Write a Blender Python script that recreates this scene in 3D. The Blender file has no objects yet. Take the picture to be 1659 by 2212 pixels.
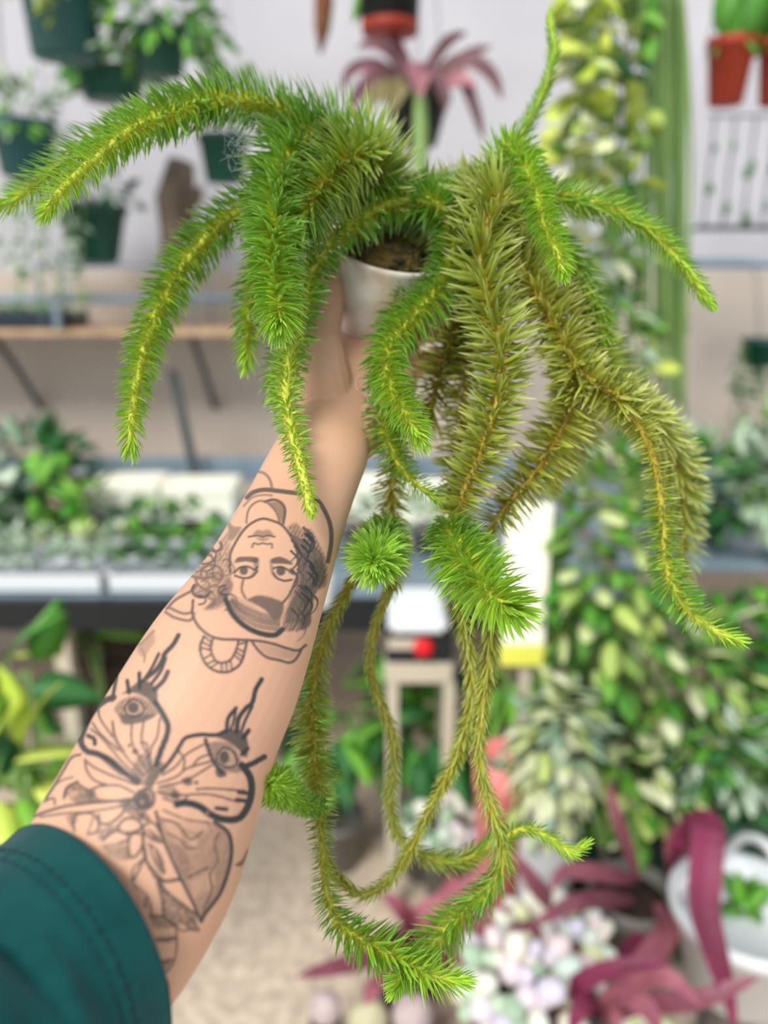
import bpy, bmesh, math, random
import numpy as np
from mathutils import Vector, Matrix

random.seed(11)
rng = np.random.default_rng(5)
scene = bpy.context.scene
COL = scene.collection

# ------------------------------------------------------------------ camera, world, light, exposure
W, H, FPX = 1659, 2212, 1662.2
TILT = math.radians(17.0)
CAM = Vector((0.0, 0.0, 1.55))
cam_d = bpy.data.cameras.new('camera')
cam_d.sensor_fit = 'VERTICAL'
cam_d.sensor_height = 34.6
cam_d.lens = 26.0
cam_d.clip_start = 0.02
cam_d.dof.use_dof = True
cam_d.dof.focus_distance = 0.418
cam_d.dof.aperture_fstop = 2.9
cam = bpy.data.objects.new('camera', cam_d)
COL.objects.link(cam)
cam.location = CAM
cam.rotation_euler = (math.pi / 2 - TILT, 0, 0)
scene.camera = cam

world = bpy.data.worlds.new('overcast_sky')
scene.world = world
world.use_nodes = True
wn = world.node_tree.nodes
wn['Background'].inputs['Color'].default_value = (0.88, 0.93, 1.0, 1)
wn['Background'].inputs['Strength'].default_value = 0.80

sun_d = bpy.data.lights.new('sun_through_film', 'SUN')
sun_d.energy = 3.1
sun_d.angle = math.radians(24)
sun_d.color = (1.0, 0.97, 0.90)
sun = bpy.data.objects.new('sun_through_film', sun_d)
COL.objects.link(sun)
sun.rotation_euler = (math.radians(38), math.radians(-26), 0)

vs = scene.view_settings
vs.view_transform = 'Standard'
vs.look = 'None'
vs.gamma = 1.0
vs.use_curve_mapping = False
vs.exposure = 0.12

# ------------------------------------------------------------------ helpers
FW = Vector((0, math.cos(TILT), -math.sin(TILT)))
UP = Vector((0, math.sin(TILT), math.cos(TILT)))
RT = Vector((1, 0, 0))


def ray(px, py):
    return FW + RT * ((px - W / 2) / FPX) + UP * (-(py - H / 2) / FPX)


def P(px, py, d):                       # point at depth d (along the view axis)
    return CAM + ray(px, py) * d


def PY(px, py, Y):                      # point where the line of sight meets the upright plane y = Y
    r = ray(px, py)
    return CAM + r * (Y / r.y)


def PZ(px, py, Z):                      # point where it meets the level z = Z
    r = ray(px, py)
    return CAM + r * ((Z - CAM.z) / r.z)


def msize(px, py, Y):                   # metres per pixel there
    r = ray(px, py)
    return (Y / r.y) / FPX


def lin(c):
    out = []
    for v in c:
        v = v / 255.0
        out.append(v / 12.92 if v <= 0.04045 else ((v + 0.055) / 1.055) ** 2.4)
    return tuple(out)


def mat(name, rgb, rough=0.6, rgb2=None, scale=20.0, bump=0.0, rand=False, spec=0.4, sss=0.0, trans=0.0, metal=0.0):
    m = bpy.data.materials.new(name)
    m.use_nodes = True
    nt = m.node_tree
    b = nt.nodes['Principled BSDF']
    b.inputs['Roughness'].default_value = rough
    b.inputs['Specular IOR Level'].default_value = spec
    b.inputs['Metallic'].default_value = metal
    c1 = lin(rgb) + (1,)
    b.inputs['Base Color'].default_value = c1
    tc = nt.nodes.new('ShaderNodeTexCoord')
    nz = nt.nodes.new('ShaderNodeTexNoise')
    nz.inputs['Scale'].default_value = scale
    nz.inputs['Detail'].default_value = 5
    nt.links.new(tc.outputs['Object'], nz.inputs['Vector'])
    if rgb2 is not None:
        mx = nt.nodes.new('ShaderNodeMix')
        mx.data_type = 'RGBA'
        mx.inputs[6].default_value = c1
        mx.inputs[7].default_value = lin(rgb2) + (1,)
        if rand:
            oi = nt.nodes.new('ShaderNodeObjectInfo')
            nt.links.new(oi.outputs['Random'], mx.inputs[0])
        else:
            rp = nt.nodes.new('ShaderNodeMapRange')
            rp.inputs[1].default_value = 0.35
            rp.inputs[2].default_value = 0.65
            nt.links.new(nz.outputs['Fac'], rp.inputs[0])
            nt.links.new(rp.outputs[0], mx.inputs[0])
        nt.links.new(mx.outputs[2], b.inputs['Base Color'])
    if bump > 0:
        bp = nt.nodes.new('ShaderNodeBump')
        bp.inputs['Strength'].default_value = bump
        bp.inputs['Distance'].default_value = 0.01
        nt.links.new(nz.outputs['Fac'], bp.inputs['Height'])
        nt.links.new(bp.outputs['Normal'], b.inputs['Normal'])
    if sss > 0:
        b.inputs['Subsurface Weight'].default_value = sss
        b.inputs['Subsurface Radius'].default_value = (1.0, 0.35, 0.2)
        b.inputs['Subsurface Scale'].default_value = 0.006
    if trans > 0:
        b.inputs['Transmission Weight'].default_value = trans
    return m


def tag(o, label=None, cat=None, group=None, kind=None):
    if label:
        o['label'] = label
    if cat:
        o['category'] = cat
    if group:
        o['group'] = group
    if kind:
        o['kind'] = kind
    return o


def link(o, parent=None, world_pos=None):
    COL.objects.link(o)
    if parent is not None:
        o.parent = parent
    return o


def empty(name, loc, label, cat, group=None):
    o = bpy.data.objects.new(name, None)
    o.empty_display_size = 0.05
    COL.objects.link(o)
    o.location = loc
    return tag(o, label, cat, group)


def origin(o):
    """world location of a thing (parents carry only translations)"""
    v = Vector(o.location)
    while o.parent is not None:
        o = o.parent
        v = v + Vector(o.location)
    return v


def mesh_obj(name, verts, faces, m, parent=None, smooth=True, base=None):
    """verts in world space; origin placed at base (or the first parent's origin)"""
    me = bpy.data.meshes.new(name)
    if base is None:
        base = origin(parent) if parent is not None else Vector((0, 0, 0))
    vv = np.asarray([tuple(v) for v in verts], dtype=float) - np.array(tuple(base))
    me.from_pydata(vv.tolist(), [], faces)
    if smooth:
        me.polygons.foreach_set('use_smooth', [True] * len(me.polygons))
    if m is not None:
        me.materials.append(m)
    me.update()
    o = bpy.data.objects.new(name, me)
    COL.objects.link(o)
    if parent is not None:
        o.parent = parent
        o.location = Vector(base) - origin(parent)
    else:
        o.location = base
    return o


def lathe(profile, center, seg=28, axis=None):
    """closed-profile surface of revolution in world space"""
    c = Vector(center)
    ax = Vector(axis).normalized() if axis is not None else Vector((0, 0, 1))
    u = ax.orthogonal().normalized()
    v = ax.cross(u)
    vs_, fs = [], []
    n = len(profile)
    for r, z in profile:
        for k in range(seg):
            a = 2 * math.pi * k / seg
            vs_.append(c + ax * z + (u * math.cos(a) + v * math.sin(a)) * r)
    for i in range(n - 1):
        for k in range(seg):
            k2 = (k + 1) % seg
            fs.append((i * seg + k, i * seg + k2, (i + 1) * seg + k2, (i + 1) * seg + k))
    fs.append(tuple(range(seg))[::-1])
    fs.append(tuple((n - 1) * seg + k for k in range(seg)))
    return vs_, fs


def boxg(x0, x1, y0, y1, z0, z1, bev=0.0):
    bm = bmesh.new()
    bmesh.ops.create_cube(bm, size=1)
    for v in bm.verts:
        v.co = Vector(((x0 + x1) / 2 + v.co.x * (x1 - x0), (y0 + y1) / 2 + v.co.y * (y1 - y0), (z0 + z1) / 2 + v.co.z * (z1 - z0)))
    if bev > 0:
        bmesh.ops.bevel(bm, geom=bm.edges[:], offset=bev, segments=2, affect='EDGES')
    vs_ = [v.co.copy() for v in bm.verts]
    bm.verts.index_update()
    fs = [tuple(v.index for v in f.verts) for f in bm.faces]
    bm.free()
    return vs_, fs


def catmull(pts, step):
    p = np.asarray([tuple(q) for q in pts], dtype=float)
    p = np.vstack([2 * p[0] - p[1], p, 2 * p[-1] - p[-2]])
    out = []
    for i in range(1, len(p) - 2):
        L = np.linalg.norm(p[i + 1][:3] - p[i][:3])
        n = max(2, int(L / step))
        for k in range(n):
            t = k / n
            out.append(0.5 * ((2 * p[i]) + (-p[i - 1] + p[i + 1]) * t + (2 * p[i - 1] - 5 * p[i] + 4 * p[i + 1] - p[i + 2]) * t * t
                              + (-p[i - 1] + 3 * p[i] - 3 * p[i + 1] + p[i + 2]) * t ** 3))
    out.append(p[-2])
    return np.array(out)


def frames(c):
    T = np.gradient(c, axis=0)
    T /= np.linalg.norm(T, axis=1)[:, None] + 1e-12
    N = np.zeros_like(c)
    a = np.array([0, 0, 1.0]) if abs(T[0][2]) < 0.9 else np.array([1.0, 0, 0])
    n = np.cross(T[0], a)
    n /= np.linalg.norm(n)
    for i in range(len(c)):
        n = n - T[i] * np.dot(n, T[i])
        n /= np.linalg.norm(n) + 1e-12
        N[i] = n
    return T, N, np.cross(T, N)


def tube(path, radii, seg=8):
    c = np.asarray([tuple(q) for q in path], dtype=float)
    T, N, B = frames(c)
    r = np.broadcast_to(np.asarray(radii, dtype=float), (len(c),))
    vs_, fs = [], []
    for i in range(len(c)):
        for k in range(seg):
            a = 2 * math.pi * k / seg
            vs_.append(c[i] + (N[i] * math.cos(a) + B[i] * math.sin(a)) * r[i])
    for i in range(len(c) - 1):
        for k in range(seg):
            k2 = (k + 1) % seg
            fs.append((i * seg + k, i * seg + k2, (i + 1) * seg + k2, (i + 1) * seg + k))
    fs.append(tuple(range(seg))[::-1])
    fs.append(tuple((len(c) - 1) * seg + k for k in range(seg)))
    return vs_, fs


# ------------------------------------------------------------------ materials
M = {}
M['wall'] = mat('beige_wall_paint', (204, 190, 178), 0.85, (196, 182, 170), 3.0, 0.15)
M['wallup'] = mat('wall_cool_light_tint', (203, 201, 208), 0.85, (196, 193, 201), 3.0, 0.15)  # same wall; the cool light on its top is put into the colour
M['floor'] = mat('gravel_floor', (222, 204, 184), 0.95, (184, 166, 150), 34.0, 0.5)
M['steel'] = mat('galvanised_steel', (150, 168, 182), 0.45, (128, 146, 160), 8.0, metal=0.3)
M['darkmetal'] = mat('dark_metal', (58, 66, 70), 0.5)
M['wood'] = mat('shelf_wood', (205, 176, 140), 0.7, (180, 150, 116), 9.0)
M['black'] = mat('black_plastic', (24, 28, 32), 0.5)
M['greenpot'] = mat('dark_green_plastic', (24, 70, 58), 0.4, (30, 84, 70), 6.0)
M['tealpot'] = mat('teal_green_plastic', (44, 92, 92), 0.4)
M['blackpot'] = mat('black_pot_plastic', (38, 40, 36), 0.45)
M['terracotta'] = mat('terracotta_plastic', (176, 62, 36), 0.55, (150, 50, 30), 7.0)
M['whitepot'] = mat('white_plastic', (226, 230, 234), 0.4)
M['pinkpot'] = mat('coral_pink_plastic', (240, 140, 138), 0.45)
M['greypot'] = mat('grey_plastic', (112, 110, 106), 0.5)
M['cream'] = mat('cream_card', (252, 250, 232), 0.7)
M['yellow'] = mat('yellow_card', (230, 230, 96), 0.7)
M['soil'] = mat('potting_soil', (62, 46, 34), 0.95, (36, 28, 22), 60.0, 0.6)
M['navy'] = mat('navy_tray', (36, 48, 64), 0.45)
M['red'] = mat('red_plastic', (222, 28, 40), 0.35)
M['beige'] = mat('beige_paint', (196, 186, 168), 0.7)
M['bark'] = mat('bark', (128, 112, 98), 0.9, (98, 84, 72), 12.0, 0.5)
M['cord'] = mat('dark_cord', (52, 60, 58), 0.8)
M['crate'] = mat('crate_shade_brown', (62, 50, 40), 0.85, (44, 36, 30), 6.0)  # dark brown stands in for the shade under the bench
M['stone1'] = mat('mauve_stone', (196, 178, 178), 0.7, (176, 158, 160), 40.0)
M['stone2'] = mat('sage_stone', (196, 190, 158), 0.7, (176, 172, 140), 40.0)


def leafmat(name, a, b, rough=0.45):
    return mat(name, a, rough, b, 10, 0, True, 0.4)


M['lf_green'] = leafmat('leaf_green', (70, 140, 44), (120, 180, 66))
M['lf_bright'] = leafmat('leaf_bright_green', (100, 172, 40), (150, 200, 80))
M['lf_dark'] = leafmat('leaf_dark_green', (34, 92, 44), (60, 120, 60))
M['lf_sage'] = leafmat('leaf_sage', (140, 172, 140), (196, 212, 188))
M['lf_pale'] = leafmat('leaf_pale_variegated', (196, 214, 130), (238, 240, 206))
M['lf_lime'] = leafmat('leaf_lime', (176, 200, 60), (214, 226, 110))
M['lf_mauve'] = leafmat('leaf_mauve', (120, 78, 82), (164, 106, 116))
M['lf_pink'] = leafmat('leaf_rose', (176, 92, 110), (200, 120, 138))
M['lf_purple'] = leafmat('leaf_purple', (128, 40, 74), (160, 72, 100))
M['lf_tan'] = leafmat('leaf_tan', (150, 140, 92), (176, 160, 110))
M['lf_teal'] = leafmat('leaf_teal', (66, 116, 100), (110, 150, 130))
M['lf_hoya'] = leafmat('leaf_hoya', (92, 140, 60), (190, 212, 110))
M['lf_thin'] = leafmat('stem_green', (110, 146, 76), (140, 170, 100))
M['lf_pastel'] = leafmat('bead_pastel', (206, 222, 210), (244, 236, 222))
M['lf_lilac'] = leafmat('bead_lilac', (208, 206, 226), (236, 214, 214))

# ------------------------------------------------------------------ structure
def struct(o):
    o['kind'] = 'structure'
    return o


def grid(x0, x1, y0, y1, z, nx=2, ny=2):
    vs_, fs = [], []
    for j in range(ny + 1):
        for i in range(nx + 1):
            vs_.append((x0 + (x1 - x0) * i / nx, y0 + (y1 - y0) * j / ny, z))
    for j in range(ny):
        for i in range(nx):
            a = j * (nx + 1) + i
            fs.append((a, a + 1, a + nx + 2, a + nx + 1))
    return vs_, fs


WALLY = 3.0
struct(mesh_obj('floor', *boxg(-6, 6, -3, WALLY, -0.1, 0.0), M['floor'], smooth=False))
WSPLIT = PY(829, 585, WALLY).z
struct(mesh_obj('wall_back', *boxg(-6, 6, WALLY, WALLY + 0.12, -0.1, WSPLIT), M['wall'], smooth=False))
struct(mesh_obj('wall_back_upper', *boxg(-6, 6, WALLY, WALLY + 0.12, WSPLIT, 3.6), M['wallup'], smooth=False))  # top of the wall split off to carry the painted cool light
RAILZ = 2.75
for i, ry in enumerate((1.55, 2.35)):
    r = struct(mesh_obj('trim_%d' % (i + 1), *tube([(-6, ry, RAILZ), (0, ry, RAILZ), (6, ry, RAILZ)], 0.016, 12), M['steel']))
    for sx in (-2.2, 2.4):
        mesh_obj('wall_bracket', *tube([(sx, ry - 0.02, RAILZ), (sx, 2.5, RAILZ), (sx, WALLY, RAILZ)], 0.012, 8), M['steel'], r)

# ------------------------------------------------------------------ the arm
# outline pairs (left edge, right edge), depth, thickness ratio
SECT = [
    (770, 690, 905, 745, 0.600, 0.42),
    (700, 735, 905, 790, 0.575, 0.46),
    (664, 790, 890, 850, 0.545, 0.50),
    (652, 850, 850, 905, 0.517, 0.56),
    (632, 905, 806, 950, 0.497, 0.66),
    (597, 955, 792, 1005, 0.480, 0.72),
    (562, 1015, 766, 1075, 0.466, 0.74),
    (520, 1090, 738, 1165, 0.450, 0.76),
    (440, 1215, 694, 1330, 0.418, 0.80),
    (330, 1350, 644, 1510, 0.388, 0.82),
    (225, 1515, 594, 1640, 0.376, 0.84),
    (130, 1680, 556, 1765, 0.362, 0.84),
    (75, 1770, 508, 1930, 0.352, 0.82),
    (52, 1835, 432, 2080, 0.345, 0.75),
    (45, 1890, 345, 2205, 0.339, 0.66),
    (15, 1940, 270, 2290, 0.333, 0.56),
    (-50, 2010, 180, 2340, 0.324, 0.48),
    (-150, 2120, 60, 2420, 0.310, 0.40),
]


def arm_pre():
    bm = bmesh.new()
    S = []
    for (lx, ly, rx, ry_, d, k) in SECT:
        a, b = P(lx, ly, d), P(rx, ry_, d)
        S.append(tuple((a + b) / 2) + tuple((b - a) / 2) + (k,))
    S = catmull(S, 0.006)
    C = S[:, :3]
    T = np.gradient(C, axis=0)
    SEG = 40
    rings = []
    for i in range(len(S)):
        c, w, t = Vector(C[i]), Vector(S[i, 3:6]), Vector(T[i]).normalized()
        n = w.cross(t).normalized()
        if n.dot(CAM - c) < 0:
            n = -n
        hw = w.length
        ring = []
        for k in range(SEG):
            a = 2 * math.pi * k / SEG
            ring.append(bm.verts.new(c + w * math.cos(a) + n * math.sin(a) * hw * S[i, 6]))
        rings.append(ring)
    for i in range(len(rings) - 1):
        for k in range(SEG):
            k2 = (k + 1) % SEG
            bm.faces.new((rings[i][k], rings[i][k2], rings[i + 1][k2], rings[i + 1][k]))
    bm.faces.new(rings[0][::-1])
    bm.faces.new(rings[-1])

    def chain(pts):
        q = catmull([tuple(P(x, y, d)) + (r,) for x, y, d, r in pts], 0.003)
        c0, r0 = q[:, :3], q[:, 3]
        # rounded ends
        d0 = c0[0] - c0[1]; d0 /= np.linalg.norm(d0)
        d1 = c0[-1] - c0[-2]; d1 /= np.linalg.norm(d1)
        pre = [(c0[0] + d0 * r0[0] * math.sin(a), r0[0] * math.cos(a)) for a in (1.5, 1.2, 0.8, 0.4)]
        post = [(c0[-1] + d1 * r0[-1] * math.sin(a), r0[-1] * math.cos(a)) for a in (0.4, 0.8, 1.2, 1.5)]
        path = [p for p, _ in pre] + list(c0) + [p for p, _ in post]
        rad = [r for _, r in pre] + list(r0) + [r for _, r in post]
        v, f = tube(path, rad, 18)
        vv = [bm.verts.new(tuple(x)) for x in v]
        for ff in f:
            bm.faces.new([vv[j] for j in ff])

    # thumb up the left side of the pot, with the ball of the thumb
    chain([(720, 900, 0.507, 0.017), (698, 835, 0.512, 0.0205), (694, 775, 0.520, 0.0175), (697, 720, 0.530, 0.0130), (706, 660, 0.540, 0.0122),
           (712, 610, 0.546, 0.0112), (722, 572, 0.552, 0.0085)])
    # heel of the palm on the little-finger side
    chain([(775, 950, 0.498, 0.014), (808, 900, 0.512, 0.017), (850, 830, 0.545, 0.017)])
    # fingers folding round the back of the pot
    chain([(770, 760, 0.580, 0.012), (775, 700, 0.606, 0.0115), (840, 625, 0.632, 0.0100), (918, 612, 0.620, 0.0090), (962, 632, 0.592, 0.0080)])
    chain([(800, 780, 0.580, 0.012), (812, 732, 0.608, 0.0115), (888, 668, 0.634, 0.0100), (965, 668, 0.612, 0.0090), (992, 690, 0.582, 0.0080)])
    chain([(830, 800, 0.572, 0.012), (846, 768, 0.600, 0.0110), (915, 718, 0.622, 0.0095), (978, 724, 0.598, 0.0088), (996, 742, 0.572, 0.0078)])
    chain([(850, 830, 0.560, 0.011), (870, 812, 0.586, 0.0100), (930, 776, 0.604, 0.0085), (974, 780, 0.584, 0.0078), (984, 796, 0.564, 0.0068)])
    bmesh.ops.recalc_face_normals(bm, faces=bm.faces[:])
    me = bpy.data.meshes.new('person')
    bm.to_mesh(me)
    bm.free()
    return me


# ---- tattoo drawing: strokes in the drawing's own plane, rubbed onto the skin as an ink value per vertex
class Ink:
    X0, Y0, X1, Y1 = 0, 960, 840, 2212

    def __init__(self):
        self.a = np.zeros((self.Y1 - self.Y0, self.X1 - self.X0), dtype=np.float32)

    def _blend(self, x0, y0, sub):
        h, w = sub.shape
        xs, ys = max(0, x0), max(0, y0)
        xe, ye = min(self.a.shape[1], x0 + w), min(self.a.shape[0], y0 + h)
        if xe <= xs or ye <= ys:
            return
        s = sub[ys - y0:ye - y0, xs - x0:xe - x0]
        t = self.a[ys:ye, xs:xe]
        np.maximum(t, t + (1 - t) * s * 0.6, out=t)
        np.maximum(t, s, out=t)

    def stroke(self, pts, w, k, tr, taper=False):
        o, sc = tr
        q = [(o[0] + x / sc - self.X0, o[1] + y / sc - self.Y0, 0) for x, y in pts]
        if len(q) > 2:
            q = catmull(q, 4.0)[:, :2]
        else:
            q = np.array(q)[:, :2]
        hw = max(0.9, w / sc / 2)
        n = len(q) - 1
        for i in range(n):
            hh = hw * (1 - 0.75 * i / n) if taper else hw
            a, b = q[i], q[i + 1]
            x0, y0 = int(min(a[0], b[0]) - hh - 3), int(min(a[1], b[1]) - hh - 3)
            x1, y1 = int(max(a[0], b[0]) + hh + 4), int(max(a[1], b[1]) + hh + 4)
            gx, gy = np.meshgrid(np.arange(x0, x1), np.arange(y0, y1))
            ab = b - a
            t = np.clip(((gx - a[0]) * ab[0] + (gy - a[1]) * ab[1]) / (ab @ ab + 1e-9), 0, 1)
            dd = np.hypot(gx - a[0] - t * ab[0], gy - a[1] - t * ab[1])
            s = np.clip((hh + 1.0 - dd) / 2.0, 0, 1) * k
            xs, ys = max(0, x0), max(0, y0)
            xe, ye = min(self.a.shape[1], x1), min(self.a.shape[0], y1)
            if xe > xs and ye > ys:
                tt = self.a[ys:ye, xs:xe]
                np.maximum(tt, s[ys - y0:ye - y0, xs - x0:xe - x0], out=tt)

    def fill(self, pts, k, tr, soft=4, grain=0.0):
        o, sc = tr
        q = np.array([(o[0] + x / sc - self.X0, o[1] + y / sc - self.Y0) for x, y in pts])
        if len(q) > 3:
            qq = np.vstack([q, q[:1]])
            q = catmull(np.hstack([qq, np.zeros((len(qq), 1))]), 6.0)[:-1, :2]
        x0, y0 = np.floor(q.min(0) - soft - 2).astype(int)
        x1, y1 = np.ceil(q.max(0) + soft + 3).astype(int)
        gx, gy = np.meshgrid(np.arange(x0, x1), np.arange(y0, y1))
        ins = np.zeros(gx.shape, bool)
        n = len(q)
        j = n - 1
        for i in range(n):
            xi, yi = q[i]
            xj, yj = q[j]
            c = ((yi > gy) != (yj > gy)) & (gx < (xj - xi) * (gy - yi) / (yj - yi + 1e-9) + xi)
            ins ^= c
            j = i
        s = ins.astype(np.float32)
        for _ in range(soft):
            s = (s + np.roll(s, 1, 0) + np.roll(s, -1, 0) + np.roll(s, 1, 1) + np.roll(s, -1, 1)) / 5
        s *= k * 0.72
        if grain > 0:
            g = rng.standard_normal(s.shape)
            g = (g + np.roll(g, 1, 0) + np.roll(g, 1, 1) + np.roll(np.roll(g, 1, 0), 1, 1)) / 2
            hz = np.sin((gx * 0.9 + gy * 0.55) * 0.75 + 1.5 * np.sin(gx * 0.05))
            s *= np.clip(1 + grain * 2.2 * g + 0.35 * hz, 0, 1.7)
        self._blend(x0, y0, s)

    def disc(self, x, y, r, k, tr, ry=None):
        ry = ry or r
        self.fill([(x + r * math.cos(a), y + ry * math.sin(a)) for a in np.linspace(0, 2 * math.pi, 13)[:-1]], k, tr, 2)

    def erase(self, pts, k, tr):
        save = self.a
        self.a = np.zeros_like(save)
        self.fill(pts, 1.0, tr, 3)
        m = self.a
        self.a = save * (1 - k * m)


def tattoo():
    I = Ink()
    A = ((400, 980), 4.425)
    st, fl, dc = I.stroke, I.fill, I.disc
    # --- woman's head, upside down
    st([(590, 420), (650, 370), (750, 345), (880, 355), (1000, 370), (1150, 390), (1260, 440), (1340, 560), (1390, 700), (1395, 850), (1365, 1030)], 42, .62, A)
    st([(690, 170), (760, 190), (810, 250), (832, 335)], 26, .42, A)
    st([(560, 500), (640, 420), (740, 395), (830, 400)], 20, .35, A)
    st([(585, 660), (598, 560), (640, 490), (720, 450), (800, 480), (870, 560), (905, 660)], 20, .45, A)
    st([(760, 460), (850, 440), (930, 480), (955, 560), (930, 690)], 26, .6, A)
    fl([(780, 460), (920, 470), (950, 570), (910, 660), (870, 560)], .5, A, 6)
    st([(430, 1130), (428, 980), (470, 870), (560, 730), (650, 655), (740, 622), (830, 640), (920, 680), (990, 760), (1050, 870), (1082, 1000), (1080, 1130), (1040, 1250), (995, 1350), (930, 1430)], 24, .6, A)
    st([(555, 1200), (540, 1300), (575, 1380)], 20, .55, A)
    fl([(630, 790), (690, 725), (740, 740), (800, 725), (845, 790), (740, 800)], .45, A, 5)
    st([(605, 795), (690, 782), (740, 795), (790, 780), (855, 795)], 16, .65, A)
    fl([(670, 810), (740, 805), (810, 812), (740, 838)], .45, A, 4)
    st([(640, 895), (655, 855), (700, 868), (740, 855), (785, 866), (825, 860), (832, 900)], 18, .5, A)
    fl([(470, 1045), (500, 992), (600, 985), (692, 995), (690, 1045), (580, 1030)], .78, A, 3)
    fl([(815, 1010), (900, 985), (1000, 1025), (1030, 1060), (920, 1050), (830, 1050)], .8, A, 3)
    for s in ([(470, 1140), (520, 1090), (600, 1080), (665, 1110), (690, 1080)], [(475, 1165), (560, 1190), (640, 1175), (690, 1120)],
              [(845, 1095), (915, 1082), (980, 1110), (1030, 1150)], [(840, 1140), (880, 1190), (950, 1215), (1020, 1205)]):
        st(s, 20, .65, A)
    dc(560, 1118, 42, .82, A)
    dc(915, 1122, 44, .85, A)
    fl([(640, 1020), (700, 990), (690, 1130), (600, 1190), (660, 1110)], .5, A, 6)
    fl([(805, 1000), (840, 1080), (860, 1170), (930, 1210), (830, 1160)], .5, A, 6)
    # hair on the left
    fl([(430, 730), (330, 840), (300, 960), (160, 1060), (60, 1150), (170, 1250), (40, 1330), (240, 1400), (170, 1490), (330, 1480), (410, 1400), (440, 1200), (430, 950)], .32, A, 10, .15)
    for k in range(26):
        x, y = random.uniform(130, 400), random.uniform(800, 1420)
        r = random.uniform(40, 110)
        a0 = random.uniform(0, 6.3)
        st([(x + r * math.cos(a0 + t), y + r * math.sin(a0 + t) * .8) for t in np.linspace(0, 3.6, 7)], random.uniform(14, 26), random.uniform(.4, .7), A)
    fl([(410, 1180), (460, 1250), (400, 1390), (300, 1460), (180, 1490), (290, 1380)], .55, A, 6)
    fl([(410, 640), (470, 700), (540, 700), (480, 800), (420, 830)], .5, A, 8)
    # hair on the right
    fl([(980, 700), (1060, 660), (1130, 740), (1200, 720), (1300, 900), (1355, 1050), (1350, 1250), (1260, 1320), (1200, 1500), (1190, 1640), (1000, 1700), (930, 1650), (960, 1500), (1000, 1400), (1050, 1250), (1090, 1100), (1080, 950), (1010, 800)], .48, A, 8, .12)
    for k in range(30):
        t = random.random()
        x = 1010 + 260 * random.random() * (1 - .3 * t)
        y = 700 + 900 * t
        st([(x, y), (x + 60, y + 70), (x + 40, y + 150), (x - 20, y + 210)], random.uniform(14, 34), random.uniform(.6, .88), A, True)
    fl([(1180, 1050), (1300, 1000), (1345, 1150), (1300, 1280), (1220, 1250)], .8, A, 8)
    fl([(1130, 1480), (1200, 1500), (1190, 1640), (1100, 1680)], .75, A, 8)
    for k in range(22):
        u = k / 21
        st([(1000 + 230 * u, 760 + 120 * u), (1080 + 230 * u, 1000), (1100 + 160 * u, 1250), (1000 + 190 * u, 1450 + 60 * u), (960 + 200 * u, 1620)], 9, .5 + .3 * random.random(), A)
    # crown and parting
    fl([(575, 1400), (700, 1355), (850, 1385), (940, 1440), (920, 1560), (850, 1600), (770, 1500), (650, 1430)], .72, A, 6)
    fl([(420, 1330), (560, 1400), (760, 1530), (880, 1620), (900, 1700), (760, 1700), (560, 1600), (440, 1480)], .16, A, 8)
    for k in range(9):
        u = k / 8
        st([(420 + 30 * u, 1420 - 40 * u), (520 + 60 * u, 1560 - 100 * u), (700 + 60 * u, 1660 - 130 * u), (900 + 10 * u, 1690 - 130 * u)], 11, .35 + .3 * random.random(), A)
    st([(385, 1390), (450, 1530), (560, 1640), (700, 1712), (850, 1735), (930, 1680)], 50, .8, A)
    # shoulders, scarf, rope
    st([(75, 1400), (72, 1530), (120, 1640), (220, 1730), (330, 1770), (500, 1778), (700, 1790), (850, 1820), (980, 1862), (1080, 1880), (1155, 1830)], 24, .68, A)
    st([(640, 1800), (700, 1880), (780, 1945), (900, 1975), (1000, 1998), (1060, 1960), (1105, 1885)], 24, .68, A)
    fl([(680, 1810), (850, 1840), (1060, 1900), (980, 1960), (780, 1920)], .2, A, 8)
    ro = [(180, 1745), (142, 1850), (170, 1965), (240, 2050), (350, 2090), (450, 2070), (540, 1985), (590, 1800)]
    ri = [(262, 1770), (245, 1880), (290, 1975), (350, 2000), (430, 1972), (480, 1890), (512, 1790)]
    st(ro, 22, .78, A)
    st(ri, 20, .75, A)
    po = catmull([(x, y, 0) for x, y in ro], 45)[:, :2]
    pi_ = catmull([(x, y, 0) for x, y in ri], 30)[:, :2]
    for k in range(13):
        a, b = po[int(k / 12 * (len(po) - 1))], pi_[min(len(pi_) - 1, int((k + .9) / 13 * (len(pi_) - 1)))]
        st([tuple(a), tuple(b)], 16, .7, A)
    B5 = ((0, 1150), 1.9988)
    for s in ([(720, 330), (760, 290), (830, 250), (850, 225)], [(715, 345), (760, 370), (820, 380), (838, 350)], [(730, 325), (790, 350), (830, 345)],
              [(830, 190), (880, 200), (930, 190)], [(840, 190), (860, 230), (920, 260)]):
        st(s, 12, .5, B5)
    # small faded moth
    fl([(640, 440), (660, 420), (670, 470), (650, 500), (620, 540), (590, 510), (610, 480)], .28, B5, 5)
    st([(600, 490), (640, 450), (665, 425)], 8, .4, B5)
    st([(610, 500), (625, 530), (622, 560)], 8, .4, B5)

    # --- butterfly with eyes on its wings
    B = ((60, 1350), 3.072)
    for s, w in (([(1000, 68), (965, 130), (910, 190), (890, 240), (850, 300), (790, 350)], 30), ([(915, 220), (880, 310), (820, 390)], 22),
                 ([(870, 190), (820, 290), (760, 380)], 20), ([(930, 310), (900, 370), (840, 430)], 30), ([(590, 340), (575, 420), (560, 500)], 24),
                 ([(660, 370), (672, 450)], 26), ([(740, 320), (742, 420)], 26)):
        st(s, w, .78, B)
    fl([(620, 460), (690, 410), (760, 360), (820, 390), (860, 440), (850, 540), (780, 480), (700, 450)], .85, B, 4)
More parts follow.
